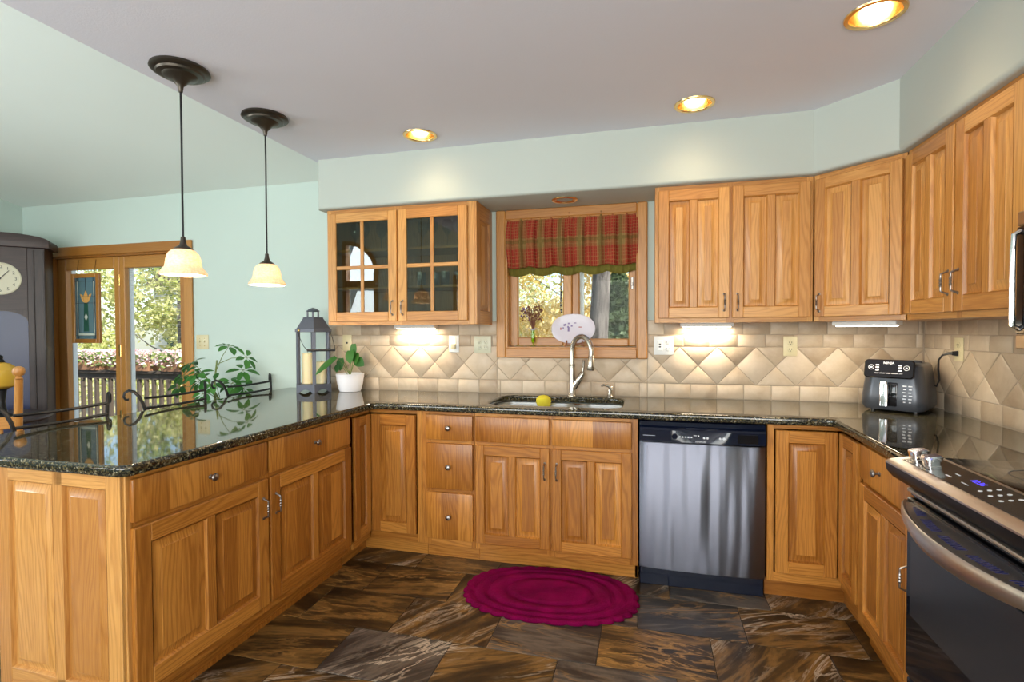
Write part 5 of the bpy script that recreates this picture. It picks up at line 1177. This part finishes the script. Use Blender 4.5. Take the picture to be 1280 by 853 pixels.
def leaf(mb, base, dirv, up, L, wid, curl=0.15, n=6, heart=False):
    d = Vector(dirv).normalized(); u = Vector(up); u = (u - d * u.dot(d)).normalized(); s_ = d.cross(u); base = Vector(base); rows = []
    for k in range(n + 1):
        t = k / n; w = wid * (math.sin(PI * min(1, t * (0.82 if heart else 1.0) + (0.18 if heart else 0.0))) ** 0.8) if 0 < t < 1 or heart else 0.0
        if t == 1: w = 0
        p = base + d * L * t - u * curl * L * t * t
        rows.append([p + s_ * w + u * w * 0.25, p, p - s_ * w + u * w * 0.25])
    bm = mb.bm; V = [[bm.verts.new(q) for q in r] for r in rows]
    for a, b in zip(V, V[1:]):
        for i in range(2):
            f = bm.faces.new((a[i], a[i + 1], b[i + 1], b[i]))
def build_leaves(mb, name, mat, parent):
    bmesh.ops.remove_doubles(mb.bm, verts=mb.bm.verts, dist=1e-6); bmesh.ops.dissolve_degenerate(mb.bm, edges=mb.bm.edges, dist=1e-6)
    o = mb.build(name, mat, parent, ang=80); return o
mb = MB(); ms = MB()
for (tip, dv, L, w) in (((-0.040, -0.105, 0.245), (-0.42, -0.55, -0.50), 0.185, 0.024), ((0.052, -0.03, 0.335), (0.10, -0.30, -1.0), 0.105, 0.026), ((0.034, -0.045, 0.290), (0.20, -0.45, -0.9), 0.100, 0.034), ((0.070, -0.03, 0.225), (0.75, -0.3, -0.40), 0.085, 0.036), ((-0.042, -0.04, 0.235), (0.05, -0.35, -1.0), 0.090, 0.030), ((-0.062, -0.05, 0.190), (0.1, -0.5, -0.8), 0.06, 0.022), ((0.060, -0.02, 0.270), (0.35, -0.6, -0.9), 0.085, 0.030)):
    ms.tube([(random.uniform(-.015, .015), random.uniform(-.015, .015), 0.10), (tip[0] * 0.5, tip[1] * 0.5, 0.10 + (tip[2] - 0.1) * 0.65), tip], [0.0028, 0.0022, 0.0016], 6)
    leaf(mb, tip, dv, (0, -1, 0.35), L, w, 0.1, 8, True)
build_leaves(mb, 'leaves', LEAF2, c); ms.build('stems', STEMM, c)

# ================================================================== DINING SIDE
def stool(y0, label, rz=0.0):
    c = thing('bar_stool', label, 'stool', (-2.70, y0, 0), rz, 'iron bar stools along the peninsula'); yl, yr = -0.205, 0.205
    def rail(z, sag): return [(-0.018 * math.sin(PI * k / 8), yl + (yr - yl) * k / 8, z - sag * math.sin(PI * k / 8)) for k in range(9)]
    for z in (0.965, 0.908): mb = MB(); mb.tube(rail(z, 0.008), 0.0075, 8); mb.build('back_rail', IRON, c)
    for (y, sgn) in ((yl, -1), (yr, 1)):
        o = Vector((-0.72, sgn * 0.72, 0)); P = []
        for (d, z) in ((0.0, 0.62), (0.0, 0.80), (0.0, 0.895), (0.010, 0.935), (0.026, 0.975), (0.048, 1.004), (0.072, 1.012), (0.090, 1.000), (0.095, 0.978), (0.086, 0.962), (0.072, 0.962)): P.append((o.x * d, y + o.y * d, z))
        mb = MB(); mb.tube(P, 0.0095, 8, flat=0.7); mb.build('scroll_post', IRON, c)
    mb = MB(); mb.loft([rrect(0.155, 0, 0.19, 0.20, 0.07, z) for z in (0.60, 0.615)] + [rrect(0.155, 0, 0.185, 0.195, 0.07, 0.648), rrect(0.155, 0, 0.150, 0.160, 0.06, 0.660)]); mb.build('seat', pmat('stool_cushion', (0.09, 0.06, 0.035), 0.6) if 'stool_cushion' not in MATS else MATS['stool_cushion'], c)
    for (x, y) in ((0.0, -0.19), (0.0, 0.19), (0.30, -0.17), (0.30, 0.17)):
        mb = MB(); mb.tube([(x, y, 0.62), (x * 1.02 - 0.01, y * 1.06, 0.30), (x * 1.05 - 0.03 if x == 0 else x + 0.02, y * 1.12, 0.0)], 0.010, 8); mb.build('leg', IRON, c)
    mb = MB(); mb.tube([(-0.012, -0.20, 0.25), (0.315, -0.18, 0.25), (0.315, 0.18, 0.25), (-0.012, 0.20, 0.25), (-0.012, -0.20, 0.25)], 0.007, 8); mb.build('foot_rest', IRON, c)
    return c
s1 = stool(-0.285, 'black iron bar stool beside the green plant, farthest along the peninsula')
dup(s1, (-2.70, -0.882, 0), 0, 'black iron bar stool in front of the patio door, middle of the three')
dup(s1, (-2.70, -1.505, 0), 0, 'black iron bar stool by the clock, nearest the left edge')
# schefflera on the dining floor
c = thing('umbrella_plant', 'leggy green umbrella plant standing behind the farthest bar stool', 'plant', (-3.00, -0.285, 0))
mb = MB(); mb.lathe([(0.10, 0), (0.12, 0.01), (0.145, 0.24), (0.155, 0.26), (0.150, 0.27), (0.138, 0.26), (0.13, 0.225), (0.001, 0.225)], (0, 0, 0), 28); mb.build('pot', pmat('terracotta', (0.34, 0.13, 0.07), 0.7), c)
mb = MB(); mb.lathe([(0.132, 0.222), (0.12, 0.235), (0.001, 0.24)], (0, 0, 0), 20); mb.build('soil', SOIL, c)
ms, ml = MB(), MB(); rr = random.Random(11)
def whorl(tip, dirv, n, L, w):
    d = Vector(dirv).normalized(); a_, b_ = d.orthogonal().normalized(), None; b_ = d.cross(a_)
    for k in range(n):
        an = 2 * PI * k / n + rr.uniform(-.2, .2); r = a_ * math.cos(an) + b_ * math.sin(an); dv = r * 0.85 + d * 0.25 + Vector((0, 0, -0.35)); ll = L * rr.uniform(0.75, 1.1)
        st_ = Vector(tip) + dv.normalized() * 0.02; ms.tube([tip, tuple(st_)], 0.0013, 5); leaf(ml, st_, dv, d + Vector((0, 0, 0.3)), ll, w * rr.uniform(0.85, 1.1), 0.22, 6)
trunk = [[(0, 0, 0.22), (0.01, 0, 0.6), (-0.02, 0.0, 0.92), (0.0, 0.01, 1.13)], [(0.02, 0.01, 0.22), (0.06, 0.02, 0.6), (0.04, -0.02, 0.85), (-0.08, -0.04, 1.05)], [(-0.02, 0, 0.22), (-0.03, 0.03, 0.6), (0.08, 0.04, 0.86), (0.15, 0.06, 0.97)]]
for t_ in trunk: ms.tube(t_, [0.012, 0.010, 0.008, 0.005], 8)
for (p0, e, d_) in (((-0.01, 0.01, 1.05), (0.10, 0.02, 1.235), (0.4, 0, 1)), ((0.0, 0.01, 1.10), (0.22, 0.05, 1.15), (0.8, 0, .6)), ((0.14, 0.05, 0.96), (0.20, 0.04, 1.06), (0.5, -.3, .8)), ((-0.07, -0.04, 1.02), (-0.16, -0.06, 1.11), (-.5, -.3, .8)), ((-0.06, -0.04, 1.0), (-0.08, -0.09, 1.04), (0, -.6, .8)), ((0.03, 0, 0.86), (0.06, -0.08, 0.98), (0.2, -.7, .7)), ((-0.02, 0, 0.9), (-0.13, -0.02, 0.98), (-.8, -.2, .4)), ((0.08, 0.04, 0.86), (0.22, 0.02, 0.93), (.8, -.2, .4)), ((0.04, -0.02, 0.84), (0.0, -0.12, 0.90), (-.1, -.8, .5)), ((0.15, 0.06, 0.97), (0.14, 0.0, 0.965), (.1, -.5, .8)), ((-0.02, 0, 0.92), (-0.24, -0.05, 1.02), (-.8, -.2, .5)), ((-0.05, 0, 0.88), (-0.30, -0.03, 0.94), (-.8, -.1, .3))):
    m_ = [(a + b) / 2 + (0.02 if i == 2 else 0) for i, (a, b) in enumerate(zip(p0, e))]; ms.tube([p0, m_, e], [0.003, 0.0025, 0.0018], 6); whorl(e, d_, 6, 0.092, 0.023)
build_leaves(ml, 'leaves', LEAF, c); ms.build('stems', STEMM, c)
# longcase clock across the corner
c = thing('grandfather_clock', 'dark wood grandfather clock with arched top in the left corner', 'clock', (-4.905, -0.445, 0), PI / 4)
hw, dp = 0.270, 0.25     # local: front at y=0 facing -y (rotated 45 deg to face the room)
mb = MB(); mb.box(-hw - 0.02, -0.02, 0, hw + 0.02, dp, 0.16, 0.004, 'x'); mb.box(-hw, 0, 0.16, -hw + 0.11, 0.03, 2.02, 0.003); mb.box(hw - 0.11, 0, 0.16, hw, 0.03, 2.02, 0.003); mb.box(-hw, 0.03, 0.16, -hw + 0.02, dp, 2.02); mb.box(hw - 0.02, 0.03, 0.16, hw, dp, 2.02); mb.box(-hw, dp - 0.02, 0.16, hw, dp, 2.02); mb.box(-hw + 0.11, 0, 1.52, hw - 0.11, 0.03, 2.02, 0.001, 'x'); mb.box(-hw + 0.11, 0, 0.16, hw - 0.11, 0.03, 0.42, 0.002, 'x')
arcp = [(0.16 * math.cos(PI - PI * k / 12), 1.42 + 0.09 * math.sin(PI * k / 12)) for k in range(13)]
mb.prism([(-0.16, 1.53), (-0.16, 1.42)] + arcp[1:-1] + [(0.16, 1.42), (0.16, 1.53)], 'y', 0.001, 0.029)
mb.box(hw - 0.075, -0.008, 0.45, hw - 0.066, 0.002, 2.0, 0.002); mb.box(hw - 0.012, -0.006, 0.3, hw - 0.002, 0.002, 2.0, 0.002); mb.build('case', DARKW, c)
tp = [(-hw - 0.035, 2.02), (hw + 0.035, 2.02), (hw + 0.035, 2.065)] + [(hw * math.cos(PI * k / 14) * 1.13, 2.075 + 0.055 * math.sin(PI * k / 14)) for k in range(15)] + [(-hw - 0.035, 2.065)]
mb = MB(); mb.prism(tp, 'y', -0.035, dp, 0.006, 'x'); mb.build('hood', DARKW, c)
mb = MB(); mb.box(-0.165, 0.012, 0.40, 0.165, 0.018, 1.52); mb.build('glass_door', CLOCKG, c)
mb = MB()
for x in (-0.07, 0.0, 0.07): mb.tube([(x, 0.10, 0.75), (x, 0.10, 1.50)], 0.012, 10)
mb.build('weights', BRASS, c)
DZ = 1.765
mb = MB(); mb.lathe([(0.128, 0), (0.128, 0.006), (0.120, 0.008), (0.116, 0.004), (0.001, 0.004)], (0.0, 0.0, DZ), 40, 'y'); dl = mb.build('dial', DIAL, c)
for k in range(12):
    a = 2 * PI * (k + 1) / 12; text('numeral', str(k + 1), 0.034, T((0.093 * math.sin(a), -0.0046, DZ + 0.093 * math.cos(a))) @ RX90, PRINTK, dl)
mb = MB(); mb.box(-0.003, -0.008, -0.012, 0.003, -0.006, 0.055, M=T((0, 0, DZ)) @ Matrix.Rotation(math.radians(215), 4, 'Y')); mb.box(-0.002, -0.0095, -0.012, 0.002, -0.008, 0.085, M=T((0, 0, DZ)) @ Matrix.Rotation(math.radians(40), 4, 'Y')); mb.lathe([(0.007, 0), (0.007, 0.005)], (0, -0.005, DZ), 12, 'y'); mb.build('hands', PRINTK, dl)
# dining chair, table and lamp at the far left
c = thing('dining_chair', 'golden oak dining chair with ball finials at the far left', 'chair', (-3.675, -1.335, 0), math.radians(-120))
def post(sx): return [(sx * 0.19, 0.0, 0.0), (sx * 0.19, 0.0, 0.46), (sx * 0.20, 0.07, 0.80), (sx * 0.205, 0.165, 1.075)]
for sx in (-1, 1):
    P = post(sx); mb = MB(); mb.tube(P, [0.018, 0.022, 0.021, 0.019], 12); mb.lathe([(0.019, 0), (0.012, 0.010), (0.013, 0.014), (0.025, 0.024), (0.030, 0.042), (0.025, 0.060), (0.010, 0.070), (0.001, 0.071)], (P[-1][0], P[-1][1] + 0.002, P[-1][2]), 16); mb.build('back_post', CHAIRW, c)
for (za, zb, f) in ((0.78, 0.85, 0.072), (0.60, 0.64, 0.030)):
    mb = MB(); mb.box(-0.195, f - 0.012, za, 0.195, f + 0.012, zb, 0.006, 'x'); mb.build('back_slat', CHAIRW, c)
for k in range(5): mb = MB(); mb.tube([(-0.13 + 0.065 * k, 0.028, 0.62), (-0.13 + 0.065 * k, 0.066, 0.80)], 0.008, 8); mb.build('spindle', CHAIRW, c)
mb = MB(); mb.loft([rrect(0, -0.20, 0.22, 0.21, 0.05, 0.44), rrect(0, -0.20, 0.225, 0.215, 0.05, 0.455), rrect(0, -0.20, 0.21, 0.20, 0.05, 0.465)]); mb.build('seat', CHAIRW, c)
for (x, y) in ((-0.18, -0.38), (0.18, -0.38)): mb = MB(); mb.tube([(x, y, 0.44), (x, y, 0.25), (x * 1.05, y, 0.0)], [0.022, 0.020, 0.015], 10); mb.build('leg', CHAIRW, c)
c = thing('dining_table', 'dark round pedestal dining table behind the oak chair', 'table', (-4.32, -0.98, 0))
mb = MB(); mb.lathe([(0.40, 0.735), (0.415, 0.74), (0.42, 0.752), (0.415, 0.765), (0.001, 0.765)], (0, 0, 0), 48); mb.build('tabletop', DARKW, c)
mb = MB(); mb.lathe([(0.05, 0.08), (0.075, 0.12), (0.05, 0.25), (0.06, 0.45), (0.09, 0.60), (0.12, 0.735)], (0, 0, 0), 24)
for k in range(4): mb.tube([(0, 0, 0.14), (0.22 * math.cos(k * PI / 2), 0.22 * math.sin(k * PI / 2), 0.09), (0.32 * math.cos(k * PI / 2), 0.32 * math.sin(k * PI / 2), 0.02)], [0.035, 0.03, 0.02], 10)
mb.build('pedestal', DARKW, c)
c = thing('glass_oil_lamp', 'amber glass lamp with dark base standing on the dining table', 'lamp', (-4.22, -0.86, 0.7655))
mb = MB(); mb.lathe([(0.06, 0), (0.06, 0.01), (0.03, 0.03), (0.02, 0.10), (0.03, 0.18), (0.04, 0.19)], (0, 0, 0), 24); mb.build('base', IRON, c)
mb = MB(); mb.lathe([(0.04, 0.188), (0.085, 0.21), (0.105, 0.26), (0.095, 0.32), (0.05, 0.36), (0.02, 0.37)], (0, 0, 0), 28); mb.build('bowl', AMBER, c)
mb = MB(); mb.lathe([(0.02, 0.368), (0.024, 0.38), (0.012, 0.39), (0.016, 0.41), (0.004, 0.42)], (0, 0, 0), 18); mb.build('cap', IRON, c)
# stained-glass panel hanging on the fixed door leaf
c = thing('stained_glass_panel', 'wood-framed stained glass panel with an amber tulip on the patio door', 'stained glass', (-4.655, 0.018, 1.545))
w, h = 0.158, 0.300; mb = MB(); frame_boards(mb, -w, w, -h, h, 0.036, -0.012, 0.012, 0.003); mb.build('frame', FIR, c)
iw, ih = w - 0.036, h - 0.036
mb = MB(); mb.box(-iw, -0.002, -ih, iw, 0.002, ih); mb.build('blue_glass', SG_BLUE, c)
mb = MB(); mb.box(-iw + 0.022, -0.0032, -ih + 0.025, -iw + 0.036, 0.0032, ih - 0.03); mb.box(iw - 0.036, -0.0032, -ih + 0.025, iw - 0.022, 0.0032, ih - 0.03); mb.box(-iw + 0.02, -0.0034, -ih + 0.030, iw - 0.02, 0.0034, -ih + 0.048); mb.prism([(0, -0.105), (0.020, -0.075), (0, -0.045), (-0.020, -0.075)], 'y', -0.0034, 0.0034); mb.build('pale_glass', SG_PALE, c)
mb = MB(); mb.prism([(0, 0.045), (0.022, 0.065), (0.026, 0.100), (0.0, 0.160), (-0.026, 0.100), (-0.022, 0.065)], 'y', -0.0038, 0.0038)
for q in (-1, 1): mb.prism([(q * 0.006, 0.045), (q * 0.034, 0.058), (q * 0.050, 0.085), (q * 0.066, 0.125), (q * 0.040, 0.118), (q * 0.029, 0.100), (q * 0.026, 0.070)], 'y', -0.0037, 0.0037)
mb.build('amber_tulip', SG_AMBER, c)
mb = MB(); mb.prism([(-0.022, 0.045), (0.022, 0.045), (0.030, -0.20), (-0.030, -0.20)], 'y', -0.003, 0.003); mb.build('green_glass', SG_GREEN, c)
mb = MB()
for x in (-iw + 0.022, -iw + 0.036, iw - 0.036, iw - 0.022): mb.box(x - 0.002, -0.004, -ih, x + 0.002, 0.004, ih)
for z in (-ih + 0.028, -ih + 0.050, ih - 0.03, 0.10, 0.045): mb.box(-iw, -0.004, z - 0.002, iw, 0.004, z + 0.002)
mb.box(-0.002, -0.0041, 0.15, 0.002, 0.0041, ih); mb.build('lead_lines', LEAD, c)
mb = MB(); mb.tube([(-0.10, 0, h), (-0.10, 0.016, h + 0.12)], 0.0015, 5); mb.tube([(0.10, 0, h), (0.10, 0.016, h + 0.12)], 0.0015, 5); mb.build('hanging_wire', IRON, c)

# ================================================================== OUTDOORS
mb = MB(); mb.box(-30, 0.17, -1.0, 12, 40, -0.62); struct(mb, 'ground', GROUND, smooth=False)
mb = MB()
for k in range(17): mb.box(-9.2, 0.175 + k * 0.145, -0.16, -2.6, 0.175 + k * 0.145 + 0.138, -0.12)
mb.box(-9.2, 0.18, -0.62, -2.6, 2.62, -0.17); struct(mb, 'deck', DECK, smooth=False)
c = thing('deck_railing', 'shade-darkened brown wooden deck railing with square balusters outside the patio door', 'railing', (0, 2.50, -0.12))
mb = MB(); mb.box(-9.1, -0.07, 0.86, -2.7, 0.07, 0.90, 0.004, 'x'); mb.box(-9.1, -0.02, 0.77, -2.7, 0.02, 0.86, 0.002, 'x'); mb.box(-9.1, -0.02, 0.08, -2.7, 0.02, 0.16, 0.002, 'x'); mb.build('rail', DECK, c)
for k in range(5): mb = MB(); x = -9.05 + 1.58 * k; mb.box(x - 0.045, -0.045, 0, x + 0.045, 0.045, 0.86, 0.003); mb.build('post', DECK, c)
bal = None
for k in range(46):
    x = -9.0 + 0.135 * k
    if bal is None: mb = MB(); mb.box(-0.022, -0.022, 0.16, 0.022, 0.022, 0.77, 0.002); bal = mb.build('baluster', DECK, c); bal.location = (x, 0, 0)
    else: b = bal.copy(); COL.objects.link(b); b.parent = c; b.location = (x, 0, 0)
def tri_cloud(name, pts, mat, parent, rs, flat=0.0, seed=1):
    """leaves: one small bent quad per point"""
    rr = random.Random(seed); vs, fs = [], []
    for p in pts:
        s_ = rr.uniform(*rs); d = Vector((rr.gauss(0, 1), rr.gauss(0, 1), rr.gauss(0, 1) * (1 - flat))).normalized(); e = d.orthogonal().normalized(); e = Matrix.Rotation(rr.uniform(0, 6.28), 3, d) @ e; p = Vector(p); b = len(vs)
        vs += [p - d * s_, p + e * s_ * 0.5, p + d * s_, p - e * s_ * 0.5]; fs.append((b, b + 1, b + 2, b + 3))
    me = bpy.data.meshes.new(name); me.from_pydata([tuple(v) for v in vs], [], fs); me.materials.append(mat)
    o = bpy.data.objects.new(name, me); COL.objects.link(o); o.parent = parent; return o
def tree(name, label, loc, th, tr, cw, ch, z0, n, mat, rs, seed, lean=(0, 0), group='trees outdoors'):
    c = thing(name, label, 'tree', (loc[0], loc[1], -0.62), 0, group); rr = random.Random(seed); mb = MB()
    mb.tube([(0, 0, 0), (lean[0] * 0.3, lean[1] * 0.3, th * 0.33), (lean[0] * 0.7, lean[1] * 0.7, th * 0.66), (lean[0], lean[1], th)], [tr * 1.25, tr, tr * 0.85, tr * 0.4], 12); 
    for k in range(7):
        z = z0 + (th - z0) * rr.uniform(0.0, 0.9); a = rr.uniform(0, 6.28); q = z / th; mb.tube([(lean[0] * q, lean[1] * q, z), (lean[0] * q + cw * 0.35 * math.cos(a), lean[1] * q + cw * 0.35 * math.sin(a), z + 0.35), (lean[0] * q + cw * 0.7 * math.cos(a), lean[1] * q + cw * 0.7 * math.sin(a), z + 0.9)], [tr * 0.35, tr * 0.22, tr * 0.08], 6)
    mb.build('trunk', BARK, c); cl = [(rr.uniform(-1, 1) * cw * 0.75, rr.uniform(-1, 1) * cw * 0.75, z0 + ch * rr.uniform(0.05, 0.95), rr.uniform(0.25, 0.5) * cw) for _ in range(26)]; pts = []
    for _ in range(n):
        x, y, z, r = rr.choice(cl); v = Vector((rr.gauss(0, 1), rr.gauss(0, 1), rr.gauss(0, 0.8))).normalized() * r * rr.uniform(0.35, 1.0); pts.append((x + v.x, y + v.y, max(0.1, z + v.z)))
    tri_cloud('foliage', pts, mat, c, rs, 0.0, seed); return c
def spruce(label, loc, h, w, n, seed):
    c = thing('spruce_tree', label, 'tree', (loc[0], loc[1], -0.62), 0, 'trees outdoors'); rr = random.Random(seed)
    mb = MB(); mb.tube([(0, 0, 0), (0, 0, h * 0.5), (0, 0, h)], [0.12, 0.07, 0.01], 10); mb.build('trunk', BARK, c); pts = []
    for _ in range(n):
        t = rr.random() ** 1.4; z = 0.25 + (h - 0.25) * t; tier = (z * 3.2) % 1.0; R_ = w * (1 - t) * (0.55 + 0.45 * (1 - tier)); a = rr.uniform(0, 6.28); q = R_ * math.sqrt(rr.uniform(0.15, 1)); pts.append((q * math.cos(a), q * math.sin(a), z - q * 0.25))
    tri_cloud('foliage', pts, NEEDLE, c, (0.05, 0.11), 0.3, seed)
tree('autumn_tree', 'golden-leaved tree outside the left pane of the kitchen window', (-1.75, 7.6), 3.6, 0.03, 1.5, 4.0, 0.3, 12000, AUTUMN, (0.035, 0.070), 21)
tree('birch_tree', 'yellow-green tree filling the upper left of the kitchen window', (-4.1, 10.2), 5.2, 0.05, 1.8, 4.6, 0.6, 9000, YGREEN, (0.045, 0.085), 22)
tree('bare_trunk_tree', 'thick grey tree trunk outside the right pane of the kitchen window', (-0.80, 5.0), 6.0, 0.155, 1.3, 2.5, 3.6, 1800, YGREEN, (0.06, 0.11), 23, (0.25, 0.2))
tree('shrub_tree', 'golden shrub behind the thick trunk outside the kitchen window', (-1.25, 10.5), 3.0, 0.06, 1.4, 3.2, 0.2, 9000, AUTUMN, (0.04, 0.075), 24)
tree('yellow_tree', 'pale yellow tree behind the spruce outside the kitchen window', (0.9, 12.0), 6.0, 0.10, 2.2, 5.5, 0.5, 5200, YGREEN, (0.08, 0.14), 29)
spruce('dark green spruce outside the right edge of the kitchen window', (-0.48, 6.4), 3.6, 0.75, 9000, 25)
tree('maple_tree', 'yellow-green tree outside the left leaf of the patio door', (-10.6, 6.4), 5.2, 0.06, 1.7, 4.8, 0.4, 12000, YGREEN, (0.045, 0.085), 26)
tree('aspen_tree', 'golden tree beyond the deck at the right leaf of the patio door', (-8.3, 6.6), 5.0, 0.06, 1.3, 4.6, 0.2, 10000, AUTUMN, (0.045, 0.08), 27)
tree('willow_tree', 'green leafy tree at the back of the yard beyond the patio door', (-14.0, 11.5), 6.5, 0.14, 2.8, 6.0, 0.5, 9000, GREENL, (0.08, 0.15), 28)
tree('poplar_tree', 'tall pale tree seen through the upper right of the patio door', (-11.2, 11.0), 7.0, 0.12, 2.2, 6.2, 1.2, 6500, YGREEN, (0.09, 0.16), 30)
# outbuilding with green shutters
c = thing('garden_shed', 'pale garden shed with a window between two green shutters', 'shed', (-12.95, 8.6, -0.62))
mb = MB(); mb.box(-1.0, 0.0, 0, 1.0, 2.0, 3.3); mb.build('wall', SHED, c, smooth=False)
mb = MB(); mb.prism([(-1.2, 3.25), (1.2, 3.25), (0, 4.1)], 'y', -0.2, 2.2); mb.build('roof', DECK, c, smooth=False)
for x in (-0.37, 0.37):
    mb = MB(); mb.box(x - 0.13, -0.03, 1.25, x + 0.13, 0.0, 3.1, 0.01)
    for k in range(22): mb.box(x - 0.10, -0.045, 1.32 + k * 0.08, x + 0.10, -0.02, 1.37 + k * 0.08)
    mb.build('shutter', SHUT, c)
mb = MB(); mb.box(-0.22, -0.012, 1.25, 0.22, 0.0, 3.1); wn_ = mb.build('window', pmat('shed_window', (0.55, 0.6, 0.6), 0.1), c); mb = MB(); frame_boards(mb, -0.24, 0.24, 1.22, 3.12, 0.05, -0.03, 0.0, 0.003); mb.box(-0.2, -0.028, 2.15, 0.2, -0.002, 2.2); mb.build('window_frame', VINYL, wn_)
# flower boxes on the rail
def flower_box(x, label, seed):
    c = thing('flower_box', label, 'planter', (x, 2.50, 0.7805), 0, 'flower boxes on the deck railing'); rr = random.Random(seed)
    mb = MB(); mb.loft([rrect(0, 0, 0.36, 0.09, 0.02, 0.0, 3), rrect(0, 0, 0.40, 0.11, 0.02, 0.13, 3), rrect(0, 0, 0.385, 0.095, 0.02, 0.13, 3), rrect(0, 0, 0.38, 0.09, 0.02, 0.11, 3)]); mb.build('box', pmat('planter_terracotta', (0.32, 0.16, 0.09), 0.8) if 'planter_terracotta' not in MATS else MATS['planter_terracotta'], c)
    tri_cloud('leaves', [(rr.uniform(-.42, .42), rr.gauss(0, .08), 0.12 + rr.uniform(-.06, .14)) for _ in range(700)], GREENL, c, (0.02, 0.045), 0.2, seed)
    tri_cloud('blooms', [(rr.uniform(-.44, .44), rr.gauss(0, .09), 0.17 + rr.uniform(-.08, .13)) for _ in range(900)], PETAL, c, (0.018, 0.036), 0.5, seed + 1)
for k, (x, l) in enumerate(((-8.15, 'pink and white flower box on the railing, behind the left door leaf'), (-7.20, 'pink and white flower box on the railing, second from the left'), (-6.25, 'pink and white flower box on the railing, behind the right door leaf'))): flower_box(x, l, 60 + k)
